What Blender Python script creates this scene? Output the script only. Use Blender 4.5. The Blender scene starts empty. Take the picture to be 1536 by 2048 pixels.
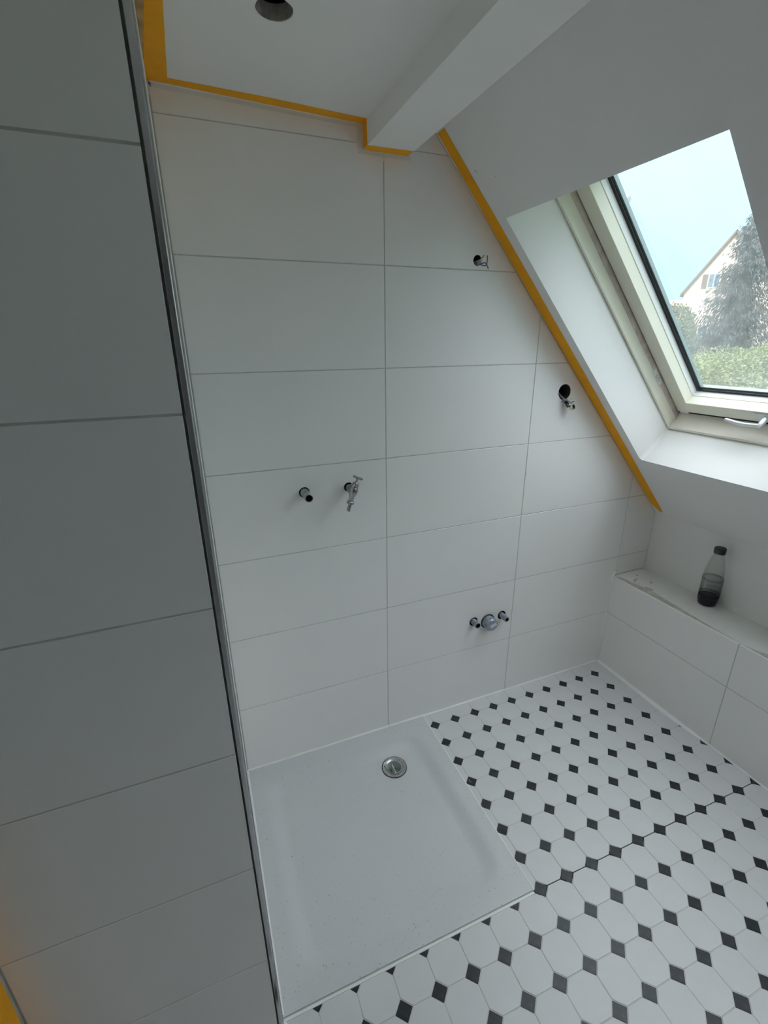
import bpy, bmesh, math, random
import numpy as np
from mathutils import Vector, Matrix
from mathutils.geometry import tessellate_polygon

SC = bpy.context.scene
COL = SC.collection
random.seed(7)
RNG = np.random.default_rng(7)

# ------------------------------------------------------------------ camera
cam_data = bpy.data.cameras.new('camera')
cam = bpy.data.objects.new('camera', cam_data)
COL.objects.link(cam)
cam_data.sensor_fit = 'HORIZONTAL'
cam_data.sensor_width = 36.0
cam_data.lens = 929.85 * 36.0 / 1536.0
cam_data.clip_start = 0.02
cam_data.clip_end = 500
_right = Vector((0.9286, -0.3710, -0.0094))
_down = Vector((-0.1350, -0.3141, -0.9397))
_fwd = Vector((0.3457, 0.8739, -0.3418))
_m = Matrix((_right, -_down, -_fwd)).transposed().to_4x4()
_m.translation = Vector((-1.802, -1.4864, 1.5895))
cam.matrix_world = _m
SC.camera = cam

# ------------------------------------------------------------------ sky, sun, exposure
SKY_STRENGTH = 1.0
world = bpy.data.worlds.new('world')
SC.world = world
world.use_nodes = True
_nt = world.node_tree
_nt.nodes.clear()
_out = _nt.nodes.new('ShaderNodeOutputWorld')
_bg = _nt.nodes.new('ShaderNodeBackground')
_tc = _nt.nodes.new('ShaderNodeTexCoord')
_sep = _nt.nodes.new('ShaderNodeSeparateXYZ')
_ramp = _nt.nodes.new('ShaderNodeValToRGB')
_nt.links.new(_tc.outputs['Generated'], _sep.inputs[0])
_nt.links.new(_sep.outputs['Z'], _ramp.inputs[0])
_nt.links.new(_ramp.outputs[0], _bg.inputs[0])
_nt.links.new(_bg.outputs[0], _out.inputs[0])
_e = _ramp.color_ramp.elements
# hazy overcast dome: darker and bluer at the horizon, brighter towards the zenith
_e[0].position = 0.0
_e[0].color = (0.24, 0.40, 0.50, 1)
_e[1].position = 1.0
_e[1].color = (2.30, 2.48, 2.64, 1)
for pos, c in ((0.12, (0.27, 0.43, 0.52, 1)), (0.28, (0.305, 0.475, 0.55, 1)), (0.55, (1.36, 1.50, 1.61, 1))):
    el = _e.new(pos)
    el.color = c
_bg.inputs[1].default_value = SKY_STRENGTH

sun_data = bpy.data.lights.new('sun', 'SUN')
sun_data.energy = 1.5
sun_data.angle = 0.05
sun_data.color = (1.0, 0.93, 0.84)
sun = bpy.data.objects.new('sun', sun_data)
COL.objects.link(sun)
sun.rotation_euler = Vector((0.62, 0.42, -0.66)).to_track_quat('-Z', 'Y').to_euler()
sun.location = (-20, -15, 30)

SC.view_settings.view_transform = 'Standard'
SC.view_settings.look = 'None'
SC.view_settings.exposure = 1.40
SC.view_settings.gamma = 1.0
SC.view_settings.use_curve_mapping = False
SC.cycles.max_bounces = 16
SC.cycles.diffuse_bounces = 12
SC.cycles.glossy_bounces = 4
SC.cycles.transmission_bounces = 8
SC.cycles.transparent_max_bounces = 12
SC.cycles.use_denoising = True
SC.cycles.caustics_reflective = False
SC.cycles.caustics_refractive = False

# ------------------------------------------------------------------ materials
def mat(name, color, rough=0.5, metal=0.0, noise=0.0, nscale=8.0, bump=0.0, bscale=60.0, spec=0.5, mark=None):
    """principled material; noise = relative colour variation, mark = (colour, scale, threshold) for small stains"""
    m = bpy.data.materials.new(name)
    m.use_nodes = True
    nt = m.node_tree
    b = nt.nodes['Principled BSDF']
    b.inputs['Base Color'].default_value = (*color, 1)
    b.inputs['Roughness'].default_value = rough
    b.inputs['Metallic'].default_value = metal
    b.inputs['Specular IOR Level'].default_value = spec
    tc = nt.nodes.new('ShaderNodeTexCoord')
    last = None
    if noise > 0:
        n = nt.nodes.new('ShaderNodeTexNoise')
        n.inputs['Scale'].default_value = nscale
        n.inputs['Detail'].default_value = 5
        nt.links.new(tc.outputs['Object'], n.inputs['Vector'])
        r = nt.nodes.new('ShaderNodeValToRGB')
        r.color_ramp.elements[0].position = 0.3
        r.color_ramp.elements[1].position = 0.7
        r.color_ramp.elements[0].color = (*[max(0, c * (1 - noise)) for c in color], 1)
        r.color_ramp.elements[1].color = (*[min(1, c * (1 + noise)) for c in color], 1)
        nt.links.new(n.outputs['Fac'], r.inputs[0])
        last = r.outputs[0]
    if mark:
        mc, ms, mt = mark
        n2 = nt.nodes.new('ShaderNodeTexNoise')
        n2.inputs['Scale'].default_value = ms
        n2.inputs['Detail'].default_value = 3
        nt.links.new(tc.outputs['Object'], n2.inputs['Vector'])
        r2 = nt.nodes.new('ShaderNodeValToRGB')
        r2.color_ramp.elements[0].position = mt
        r2.color_ramp.elements[1].position = mt + 0.03
        r2.color_ramp.elements[0].color = (0, 0, 0, 1)
        r2.color_ramp.elements[1].color = (1, 1, 1, 1)
        nt.links.new(n2.outputs['Fac'], r2.inputs[0])
        mx = nt.nodes.new('ShaderNodeMix')
        mx.data_type = 'RGBA'
        nt.links.new(r2.outputs[0], mx.inputs[0])
        if last is None:
            mx.inputs[6].default_value = (*color, 1)
        else:
            nt.links.new(last, mx.inputs[6])
        mx.inputs[7].default_value = (*mc, 1)
        last = mx.outputs[2]
    if last is not None:
        nt.links.new(last, b.inputs['Base Color'])
    if bump > 0:
        n3 = nt.nodes.new('ShaderNodeTexNoise')
        n3.inputs['Scale'].default_value = bscale
        n3.inputs['Detail'].default_value = 4
        nt.links.new(tc.outputs['Object'], n3.inputs['Vector'])
        bp = nt.nodes.new('ShaderNodeBump')
        bp.inputs['Strength'].default_value = bump
        bp.inputs['Distance'].default_value = 0.002
        nt.links.new(n3.outputs['Fac'], bp.inputs['Height'])
        nt.links.new(bp.outputs[0], b.inputs['Normal'])
    return m

M = {}
M['tile'] = mat('wall_tile_white', (0.885, 0.868, 0.850), 0.38, noise=0.015, nscale=3)
M['bounce_dim'] = mat('bounce_dimming_grey', (0.44, 0.445, 0.43), 0.95, noise=0.1, nscale=6)  # unseen room walls darkened to reduce light bounced onto the partition
M['grout'] = mat('grout_grey', (0.58, 0.585, 0.55), 0.9, noise=0.10, nscale=30)
M['octagon'] = mat('floor_tile_white', (0.655, 0.655, 0.66), 0.42, noise=0.03, nscale=9, mark=((0.55, 0.55, 0.54), 55, 0.72))
M['dot'] = mat('floor_tile_black', (0.013, 0.0155, 0.024), 0.38, noise=0.5, nscale=60, mark=((0.16, 0.17, 0.19), 45, 0.66))
M['floor_grout'] = mat('floor_grout', (0.60, 0.60, 0.57), 0.9, noise=0.08, nscale=40)
M['paint'] = mat('white_wall_paint', (0.875, 0.862, 0.848), 0.85, bump=0.12, bscale=220)
M['plaster'] = mat('white_plaster', (0.78, 0.78, 0.76), 0.9, noise=0.03, nscale=14, bump=0.25, bscale=90, mark=((0.35, 0.34, 0.31), 26, 0.735))
M['mortar'] = mat('mortar', (0.52, 0.515, 0.445), 0.95, noise=0.18, nscale=40, bump=0.5, bscale=150)
M['sealant'] = mat('white_sealant', (0.86, 0.86, 0.85), 0.35)
M['tape'] = mat('orange_masking_tape', (0.98, 0.43, 0.006), 0.7, noise=0.06, nscale=25, mark=((0.78, 0.50, 0.16), 38, 0.70))
M['tape_dust'] = mat('tape_with_grout_dust', (0.56, 0.36, 0.16), 0.8, noise=0.25, nscale=30)
M['chrome'] = mat('polished_steel', (0.62, 0.63, 0.64), 0.18, 1.0)
M['brushed'] = mat('brushed_steel', (0.50, 0.50, 0.50), 0.32, 1.0, noise=0.1, nscale=90)
M['nickel'] = mat('nickel_plated_brass', (0.42, 0.415, 0.40), 0.22, 1.0)
M['dull_metal'] = mat('sky_tinted_metal', (0.40, 0.44, 0.52), 0.42, 0.85, noise=0.12, nscale=70)  # blue of the reflected sky is put into the metal colour
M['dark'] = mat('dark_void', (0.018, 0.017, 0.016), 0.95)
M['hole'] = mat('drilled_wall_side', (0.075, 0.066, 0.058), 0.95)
M['board'] = mat('plasterboard_edge', (0.38, 0.35, 0.32), 0.95, noise=0.3, nscale=50)
M['tray'] = mat('white_acrylic', (0.605, 0.62, 0.63), 0.30, noise=0.012, nscale=5, mark=((0.40, 0.40, 0.39), 150, 0.68))
M['grey_plastic'] = mat('pale_plastic', (0.72, 0.76, 0.74), 0.3)
M['cup'] = mat('drain_cup_plastic', (0.46, 0.52, 0.50), 0.3)
M['cream'] = mat('cream_lacquered_wood', (0.78, 0.76, 0.645), 0.4, noise=0.02, nscale=10)
M['sill'] = mat('sky_lit_cream_sill', (0.86, 0.80, 0.72), 0.5, noise=0.03, nscale=14)  # lighter cream stands in for sky light falling on the sill
M['white_plastic'] = mat('white_plastic', (0.82, 0.82, 0.82), 0.35)
M['dusty'] = mat('dusty_frame_recess', (0.58, 0.51, 0.47), 0.8, noise=0.15, nscale=30)
M['rubber'] = mat('black_rubber', (0.012, 0.012, 0.015), 0.5)
M['spacer'] = mat('grey_spacer', (0.33, 0.38, 0.39), 0.4, 0.3)
M['handle'] = mat('matt_silver', (0.66, 0.68, 0.70), 0.36, 0.55)
M['cladding'] = mat('grey_cladding', (0.30, 0.31, 0.33), 0.5)
M['label'] = mat('paper_label', (0.74, 0.74, 0.74), 0.7)
M['print'] = mat('grey_print', (0.22, 0.23, 0.25), 0.8)
M['navy'] = mat('dark_navy_plastic', (0.013, 0.017, 0.026), 0.35)
M['cap'] = mat('dark_slate_plastic', (0.032, 0.042, 0.052), 0.45)
M['wire_grey'] = mat('grey_wire', (0.30, 0.31, 0.30), 0.5)
M['wire_blue'] = mat('blue_wire', (0.045, 0.055, 0.13), 0.5)
M['wire_brown'] = mat('brown_wire', (0.10, 0.055, 0.035), 0.5)
M['wire_white'] = mat('white_wire', (0.72, 0.72, 0.70), 0.5)
M['wire_olive'] = mat('green_yellow_wire', (0.30, 0.32, 0.10), 0.5)
M['blue_plastic'] = mat('blue_plastic', (0.05, 0.09, 0.42), 0.5)
M['render_pink'] = mat('cream_pink_render', (0.68, 0.505, 0.455), 0.9, noise=0.03, nscale=0.6)
M['roof'] = mat('red_brown_roof_tiles', (0.34, 0.17, 0.12), 0.85, noise=0.2, nscale=3)
M['roof_far'] = mat('orange_roof_tiles', (0.62, 0.36, 0.24), 0.85, noise=0.1, nscale=2)
M['verge'] = mat('dark_verge_board', (0.15, 0.11, 0.11), 0.7)
M['shutter'] = mat('brown_shutter', (0.16, 0.10, 0.08), 0.7)
M['pane_far'] = mat('distant_window_glass', (0.12, 0.18, 0.25), 0.1)
M['bark'] = mat('bark', (0.10, 0.075, 0.055), 0.9, noise=0.3, nscale=6)
M['grass'] = mat('lawn', (0.14, 0.20, 0.07), 0.95, noise=0.3, nscale=0.4)
M['rooftile_out'] = mat('outer_roof_covering', (0.16, 0.09, 0.07), 0.9)

def leaf_mat(name, c1, c2):
    m = mat(name, c1, 0.6, noise=0.0)
    nt = m.node_tree
    b = nt.nodes['Principled BSDF']
    geo = nt.nodes.new('ShaderNodeNewGeometry')
    r = nt.nodes.new('ShaderNodeValToRGB')
    r.color_ramp.elements[0].color = (*c1, 1)
    r.color_ramp.elements[1].color = (*c2, 1)
    nt.links.new(geo.outputs['Random Per Island'], r.inputs[0])
    nt.links.new(r.outputs[0], b.inputs['Base Color'])
    tr = nt.nodes.new('ShaderNodeBsdfTranslucent')
    nt.links.new(r.outputs[0], tr.inputs[0])
    mx = nt.nodes.new('ShaderNodeMixShader')
    mx.inputs[0].default_value = 0.3
    o = nt.nodes['Material Output']
    nt.links.new(b.outputs[0], mx.inputs[1])
    nt.links.new(tr.outputs[0], mx.inputs[2])
    nt.links.new(mx.outputs[0], o.inputs[0])
    return m
M['needle'] = leaf_mat('spruce_needles', (0.042, 0.054, 0.052), (0.12, 0.13, 0.125))
M['leaf_light'] = leaf_mat('light_green_leaves', (0.12, 0.15, 0.05), (0.32, 0.36, 0.15))
M['leaf_mid'] = leaf_mat('mid_green_leaves', (0.06, 0.09, 0.045), (0.16, 0.20, 0.10))

def glass_mat(name, tint, gloss=0.06, haze=0.0, haze_scale=3.0):
    m = bpy.data.materials.new(name)
    m.use_nodes = True
    nt = m.node_tree
    nt.nodes.remove(nt.nodes['Principled BSDF'])
    o = nt.nodes['Material Output']
    t = nt.nodes.new('ShaderNodeBsdfTransparent')
    t.inputs[0].default_value = (*tint, 1)
    g = nt.nodes.new('ShaderNodeBsdfGlossy')
    g.inputs['Roughness'].default_value = 0.05
    lw = nt.nodes.new('ShaderNodeLayerWeight')
    lw.inputs[0].default_value = 0.25
    mul = nt.nodes.new('ShaderNodeMath')
    mul.operation = 'MULTIPLY'
    mul.inputs[1].default_value = gloss * 6
    nt.links.new(lw.outputs['Fresnel'], mul.inputs[0])
    mx = nt.nodes.new('ShaderNodeMixShader')
    nt.links.new(mul.outputs[0], mx.inputs[0])
    nt.links.new(t.outputs[0], mx.inputs[1])
    nt.links.new(g.outputs[0], mx.inputs[2])
    last = mx.outputs[0]
    if haze > 0:
        tl = nt.nodes.new('ShaderNodeBsdfTranslucent')
        tl.inputs[0].default_value = (0.9, 0.92, 0.92, 1)
        tc = nt.nodes.new('ShaderNodeTexCoord')
        n = nt.nodes.new('ShaderNodeTexNoise')
        n.inputs['Scale'].default_value = haze_scale
        nt.links.new(tc.outputs['Object'], n.inputs['Vector'])
        mr = nt.nodes.new('ShaderNodeMapRange')
        mr.inputs[1].default_value = 0.3
        mr.inputs[2].default_value = 0.7
        mr.inputs[3].default_value = haze * 0.7
        mr.inputs[4].default_value = haze * 1.3
        nt.links.new(n.outputs['Fac'], mr.inputs[0])
        m2 = nt.nodes.new('ShaderNodeMixShader')
        nt.links.new(mr.outputs[0], m2.inputs[0])
        nt.links.new(last, m2.inputs[1])
        nt.links.new(tl.outputs[0], m2.inputs[2])
        last = m2.outputs[0]
    nt.links.new(last, o.inputs[0])
    return m
M['glass'] = glass_mat('dusty_window_glass', (0.985, 0.995, 0.995), 0.03, 0.065)
M['glass_out'] = glass_mat('clear_window_glass', (0.985, 0.995, 0.995), 0.02)
M['bottle'] = glass_mat('clear_bottle_plastic', (0.93, 0.935, 0.93), 0.05)
M['water'] = glass_mat('water', (0.90, 0.915, 0.91), 0.04)
M['film'] = glass_mat('clear_label_film', (0.95, 0.95, 0.95), 0.03, 0.10, 40)

# ------------------------------------------------------------------ helpers
def tag(o, label=None, cat=None, group=None, kind=None):
    if label: o['label'] = label
    if cat: o['category'] = cat
    if group: o['group'] = group
    if kind: o['kind'] = kind
    return o

def empty(name, loc=(0, 0, 0), label=None, cat=None, group=None, kind=None):
    o = bpy.data.objects.new(name, None)
    COL.objects.link(o)
    o.location = loc
    o.empty_display_size = 0.05
    return tag(o, label, cat, group, kind)

def link(name, me, m=None, parent=None, smooth=False):
    """link mesh data as an object; vertices are world coordinates, the object is parented without moving"""
    if m is not None and not me.materials:
        me.materials.append(m)
    if smooth:
        me.polygons.foreach_set('use_smooth', [True] * len(me.polygons))
    o = bpy.data.objects.new(name, me)
    COL.objects.link(o)
    if parent is not None:
        o.parent = parent
        o.matrix_parent_inverse = Matrix.Translation(-origin(parent))
    return o

def origin(o):
    v = Vector(o.location)
    while o.parent is not None:
        o = o.parent
    return v

def mesh(name, verts, faces):
    me = bpy.data.meshes.new(name)
    me.from_pydata([tuple(v) for v in verts], [], faces)
    bm = bmesh.new()
    bm.from_mesh(me)
    bmesh.ops.recalc_face_normals(bm, faces=bm.faces)
    bm.to_mesh(me)
    bm.free()
    return me

class MB:
    """collects verts and faces"""
    def __init__(self):
        self.v = []
        self.f = []
    def add(self, verts, faces):
        k = len(self.v)
        self.v += [Vector(p) for p in verts]
        self.f += [tuple(i + k for i in f) for f in faces]
        return self
    def box(self, a, b):
        x0, y0, z0 = a
        x1, y1, z1 = b
        v = [(x0, y0, z0), (x1, y0, z0), (x1, y1, z0), (x0, y1, z0), (x0, y0, z1), (x1, y0, z1), (x1, y1, z1), (x0, y1, z1)]
        return self.add(v, [(0, 3, 2, 1), (4, 5, 6, 7), (0, 1, 5, 4), (1, 2, 6, 5), (2, 3, 7, 6), (3, 0, 4, 7)])
    def lathe(self, prof, c=(0, 0, 0), axis=(0, 0, 1), seg=20, caps=True):
        """prof: list of (radius, height along axis)"""
        ax = Vector(axis).normalized()
        u = ax.orthogonal().normalized()
        w = ax.cross(u)
        c = Vector(c)
        v = []
        for r, h in prof:
            for k in range(seg):
                t = 2 * math.pi * k / seg
                v.append(c + ax * h + (u * math.cos(t) + w * math.sin(t)) * r)
        f = []
        n = len(prof)
        for i in range(n - 1):
            for k in range(seg):
                k2 = (k + 1) % seg
                f.append((i * seg + k, i * seg + k2, (i + 1) * seg + k2, (i + 1) * seg + k))
        if caps:
            f.append(tuple(range(seg)))
            f.append(tuple((n - 1) * seg + k for k in range(seg)))
        return self.add(v, f)
    def tube(self, pts, r, seg=7):
        pts = [Vector(p) for p in pts]
        rr = r if isinstance(r, (list, tuple)) else [r] * len(pts)
        v = []
        u = None
        for i, p in enumerate(pts):
            d = (pts[min(i + 1, len(pts) - 1)] - pts[max(i - 1, 0)]).normalized()
            if u is None:
                u = d.orthogonal().normalized()
            u = (u - d * u.dot(d))
            if u.length < 1e-6:
                u = d.orthogonal()
            u.normalize()
            w = d.cross(u)
            for k in range(seg):
                t = 2 * math.pi * k / seg
                v.append(p + (u * math.cos(t) + w * math.sin(t)) * rr[i])
        f = []
        for i in range(len(pts) - 1):
            for k in range(seg):
                k2 = (k + 1) % seg
                f.append((i * seg + k, i * seg + k2, (i + 1) * seg + k2, (i + 1) * seg + k))
        f.append(tuple(range(seg)))
        f.append(tuple((len(pts) - 1) * seg + k for k in range(seg)))
        return self.add(v, f)
    def build(self, name, m, parent=None, smooth=False):
        o = link(name, mesh(name, self.v, self.f), m, parent)
        if smooth:
            me = o.data
            me.polygons.foreach_set('use_smooth', [len(p.vertices) <= 4 for p in me.polygons])
            me.set_sharp_from_angle(angle=math.radians(40))
        return o

def spline(pts, n=6):
    """Catmull-Rom through the points"""
    pts = [Vector(p) for p in pts]
    P = [pts[0] * 2 - pts[1]] + pts + [pts[-1] * 2 - pts[-2]]
    out = []
    for i in range(1, len(P) - 2):
        for k in range(n):
            t = k / n
            a, b, c, d = P[i - 1], P[i], P[i + 1], P[i + 2]
            out.append(0.5 * ((2 * b) + (c - a) * t + (2 * a - 5 * b + 4 * c - d) * t * t + (3 * b - a - 3 * c + d) * t ** 3))
    out.append(pts[-1])
    return out

def clip(poly, a, b, c):
    """keep the part of a 2-D polygon where a*x + b*y <= c"""
    out = []
    n = len(poly)
    for i in range(n):
        p, q = poly[i], poly[(i + 1) % n]
        dp, dq = a * p[0] + b * p[1] - c, a * q[0] + b * q[1] - c
        if dp <= 0:
            out.append(p)
        if (dp < 0 < dq) or (dq < 0 < dp):
            t = dp / (dp - dq)
            out.append((p[0] + t * (q[0] - p[0]), p[1] + t * (q[1] - p[1])))
    res = []
    for p in out:
        if not res or (abs(p[0] - res[-1][0]) + abs(p[1] - res[-1][1])) > 1e-6:
            res.append(p)
    if len(res) > 1 and abs(res[0][0] - res[-1][0]) + abs(res[0][1] - res[-1][1]) < 1e-6:
        res.pop()
    return res

def area(poly):
    return 0.5 * sum(poly[i][0] * poly[(i + 1) % len(poly)][1] - poly[(i + 1) % len(poly)][0] * poly[i][1] for i in range(len(poly)))

def inset(poly, b):
    """shrink a convex counter-clockwise polygon by b"""
    out = [tuple(p) for p in poly]
    for i in range(len(poly)):
        p, q = poly[i], poly[(i + 1) % len(poly)]
        ex, ey = q[0] - p[0], q[1] - p[1]
        L = math.hypot(ex, ey)
        nx, ny = ey / L, -ex / L
        out = clip(out, nx, ny, nx * p[0] + ny * p[1] - b)
        if len(out) < 3:
            return None
    return out

def circle(cx, cy, r, n=20, jit=0.0):
    return [(cx + (r + random.uniform(-jit, jit)) * math.cos(2 * math.pi * k / n), cy + (r + random.uniform(-jit, jit)) * math.sin(2 * math.pi * k / n)) for k in range(n)]

def tile_mesh(poly, to3, thick, bev=0.0008, holes=()):
    """a tile: front face at depth 0 (bevelled), back at depth thick; to3(a, b, depth) gives the point"""
    if area(poly) < 0:
        poly = poly[::-1]
    n = len(poly)
    if not holes:
        ins = inset(poly, bev) if bev else None
        if ins is not None and len(ins) == n:
            # align the inset ring with the outer ring
            k0 = min(range(n), key=lambda k: (ins[k][0] - poly[0][0]) ** 2 + (ins[k][1] - poly[0][1]) ** 2)
            ins = ins[k0:] + ins[:k0]
            v = [to3(a, b, thick) for a, b in poly] + [to3(a, b, bev) for a, b in poly] + [to3(a, b, 0) for a, b in ins]
            f = [tuple(range(2 * n, 3 * n))]
            for k in range(n):
                j = (k + 1) % n
                f += [(k, j, n + j, n + k), (n + k, n + j, 2 * n + j, 2 * n + k)]
            return mesh('tile', v, f)
    loops = [poly] + [list(h) for h in holes]
    flat = [p for l in loops for p in l]
    tris = tessellate_polygon([[Vector((a, b, 0)) for a, b in l] for l in loops])
    N = len(flat)
    v = [to3(a, b, 0) for a, b in flat] + [to3(a, b, thick) for a, b in flat]
    f = [tuple(t) for t in tris]
    k = 0
    for l in loops:
        m = len(l)
        for i in range(m):
            j = (i + 1) % m
            f.append((k + i, k + j, N + k + j, N + k + i))
        k += m
    return mesh('tile', v, f)

def plate(poly, to3, d0, d1, holes=()):
    """closed slab between depths d0 and d1, with holes"""
    loops = [list(poly)] + [list(h) for h in holes]
    flat = [p for l in loops for p in l]
    tris = tessellate_polygon([[Vector((a, b, 0)) for a, b in l] for l in loops])
    N = len(flat)
    v = [to3(a, b, d0) for a, b in flat] + [to3(a, b, d1) for a, b in flat]
    f = [tuple(t) for t in tris] + [tuple(N + i for i in t) for t in tris]
    k = 0
    for l in loops:
        m = len(l)
        for i in range(m):
            j = (i + 1) % m
            f.append((k + i, k + j, N + k + j, N + k + i))
        k += m
    return mesh('slab', v, f)

def rect(a0, b0, a1, b1):
    return [(a0, b0), (a1, b0), (a1, b1), (a0, b1)]

# ------------------------------------------------------------------ main dimensions (metres; corner of back wall and low wall = origin)
SA, SB = -1.0951, 1.0312          # roof slope: z = SA * x + SB
TH = math.atan(-SA)
ST_T = Vector((-math.cos(TH), 0, math.sin(TH)))     # up the slope
ST_N = Vector((math.sin(TH), 0, math.cos(TH)))      # outwards
ST_E = Vector((0, -1, 0))
ST_O = Vector((0, 0, SB))
def slope3(s, t, dep):
    return ST_O + ST_E * s + ST_T * t + ST_N * dep
RX = -1.8062                      # return wall face
NY = -0.7927                      # front face of the tiled partition
LX = -2.246                       # left wall
YR = -3.30                        # rear wall
PR = 0.3030                       # tile row pitch
Z1 = 0.2985
BEAM0, BEAM1, BEAMZ = -1.2665, -1.1268, 2.1005
def ceil_z(x): return 2.1755 - (x + 1.80) * 0.029
def lowx(y): return -0.0052 + 0.0022 * min(-y, 0.8)      # face of the low wall
BEADX = [(0.05, -0.0180), (0.0, -0.0180), (-0.27, -0.0200), (-0.40, -0.0220), (-0.47, -0.0195), (-0.60, -0.0080), (-0.80, -0.0075), (-3.4, -0.0075)]
def beadx(y):
    for (ya, xa), (yb, xb) in zip(BEADX, BEADX[1:]):
        if yb <= y <= ya:
            return xa + (xb - xa) * (ya - y) / (ya - yb)
    return BEADX[-1][1]

back3 = lambda a, b, d: Vector((a, d, b))
front3 = lambda a, b, d: Vector((a, NY + d, b))
floor3 = lambda a, b, d: Vector((a, b, -d))
low3 = lambda a, b, d: Vector((lowx(-a) + d, -a, b))       # a = distance from the back wall

# ------------------------------------------------------------------ back wall
H_LAMP = (-0.8730, 1.8420, 0.0165)
H_WIRE = (-0.4435, 1.4009, 0.0305)
H_PIPE = (-1.5012, 1.1194, 0.0185)
H_TAP = (-1.3458, 1.1197, 0.0165)
H_ML = (-0.7967, 0.4369, 0.0205)
H_MC = (-0.7231, 0.4209, 0.0350)
H_MR = (-0.6497, 0.4339, 0.0210)
HOLES = [H_LAMP, H_WIRE, H_PIPE, H_TAP, H_ML, H_MC, H_MR]

wall_back = empty('wall_back', (0, 0, 0), 'back wall of large white tiles with pipe and cable holes, under the roof slope', 'wall', kind='structure')
# masonry behind the tiles, cut along the slope
outline = [(RX, 0.0), (0.24, 0.0), (0.24, SA * 0.24 + SB), (-1.10, SA * -1.10 + SB), (-1.10, 2.3), (RX, 2.3)]
o = link('grout_bed', plate(outline, back3, 0.0016, 0.055, [circle(x, z, r + 0.0006) for x, z, r in HOLES]), M['grout'], wall_back)
# plaster band above the tiles, below the ceiling
MB().box((RX, 0.0010, 2.150), (-1.10, 0.0030, 2.19)).build('plaster_band', M['plaster'], wall_back)
MB().box((-1.290, 0.0004, 2.080), (-1.112, 0.0030, 2.20)).build('notch_filler', M['plaster'], wall_back)
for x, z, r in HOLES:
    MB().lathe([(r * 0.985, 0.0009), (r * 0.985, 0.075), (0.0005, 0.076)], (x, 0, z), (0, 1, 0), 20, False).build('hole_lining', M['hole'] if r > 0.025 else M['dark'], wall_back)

G = 0.0016
cols = [RX + 0.002, -1.2041, -0.5948, 0.012, 0.2045]
rows = [0.0] + [Z1 + k * PR for k in range(7)] + [2.180]
for ci in range(4):
    for ri in range(len(rows) - 1):
        x0, x1, z0, z1 = cols[ci] + G, cols[ci + 1] - G, rows[ri] + G, rows[ri + 1] - G
        if ci == 3 and z1 < 0.5:
            continue
        if ci == 3: z0 = max(z0, 0.5035)
        pieces = [rect(x0, z0, x1, z1)]
        # notch under and beside the boxed beam
        nb0, nb1, nz = -1.2835, -1.1200, 2.0905
        if z1 > nz and x1 > nb0 and x0 < nb1:
            out = []
            if z0 < nz:
                if x0 < nb0:      # L-shaped tile left of the notch
                    out.append([(x0, z0), (x1, z0), (x1, nz), (nb0, nz), (nb0, z1), (x0, z1)])
                else:
                    out.append([(x0, z0), (x1, z0), (x1, z1), (nb1, z1), (nb1, nz), (x0, nz)])
            else:
                if x0 < nb0: out.append(rect(x0, z0, nb0, z1 - 0.0))
                if x1 > nb1: out.append(rect(max(x0, nb1), z0, x1, 2.25))
            pieces = out
        for p in pieces:
            q = clip(p, -SA, 1.0, SB - 0.0045)
            if x0 < BEAM0 and len(p) == 4 and q:
                q = clip(q, 0.029, 1.0, 2.1233 - 0.0095)      # just under the ceiling
            if len(q) < 3 or abs(area(q)) < 3e-5:
                continue
            hs = []
            for x, z, r in HOLES:
                if x0 < x < x1 and z0 < z < z1:
                    hs.append(circle(x, z, r, 20, 0.0004))
            link('tile', tile_mesh(q, back3, 0.009, 0.0007 if len(p) == 4 else 0, hs), M['tile'], wall_back)

# ------------------------------------------------------------------ tiled partition on the left: front face, return face, steel edge trim
wall_left = empty('wall_left', (-2.02, NY, 0), 'white tiled partition close on the left, its edge capped with a steel trim', 'wall', kind='structure')
MB().box((LX - 0.2, NY + 0.0018, -0.05), (-1.8202, NY + 0.03, 2.4)).box((LX - 0.2, NY + 0.0125, -0.05), (RX - 0.003, 0.06, 2.4)).build('partition_core', M['grout'], wall_left)
zr = [0.002] + [0.2887 + k * PR for k in range(7)] + [2.19]
for k in range(len(zr) - 1):
    for xa, xb in ((LX + 0.004, -1.8200),):
        q = rect(xa, zr[k] + 0.0018, xb, zr[k + 1] - 0.0018)
        link('tile', tile_mesh(q, front3, 0.009, 0.0007), M['tile'], wall_left)
ret3 = lambda a, b, d: Vector((RX - d, a, b))
for ri in range(len(rows) - 1):
    for ya, yb in ((-0.780, -0.602), (-0.598, -0.004)):
        q = rect(ya, rows[ri] + G, yb, rows[ri + 1] - G)
        link('tile', tile_mesh(q, ret3, 0.003, 0.0004), M['tile'], wall_left)
# steel trim: rounded square profile
prof = [(-1.8162, NY + 0.010), (-1.8162, NY + 0.0008), (-1.8155, NY), (-1.8092, NY - 0.0003), (-1.8080, NY + 0.0003), (-1.8074, NY + 0.0015), (-1.8072, NY + 0.011), (-1.812, NY + 0.012)]
n = len(prof)
v = [(x, y, 0.001) for x, y in prof] + [(x, y, 2.20) for x, y in prof]
f = [(i, (i + 1) % n, n + (i + 1) % n, n + i) for i in range(n)] + [tuple(range(n)), tuple(range(n, 2 * n))]
tr = link('edge_trim', mesh('edge_trim', v, f), M['chrome'], wall_left)
tr['label'] = 'polished steel tile edge trim'
sb = MB()
sb.box((-1.8071, NY + 0.0035, 0.0), (-1.8052, NY + 0.013, 2.165))
sb.lathe([(0.0025, 0), (0.010, 0.004), (0.007, 0.012), (0.002, 0.022)], (-1.806, NY + 0.002, 0.0), (0, 0, 1), 8)
sb.build('sealant_bead', M['sealant'], wall_left)

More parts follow.
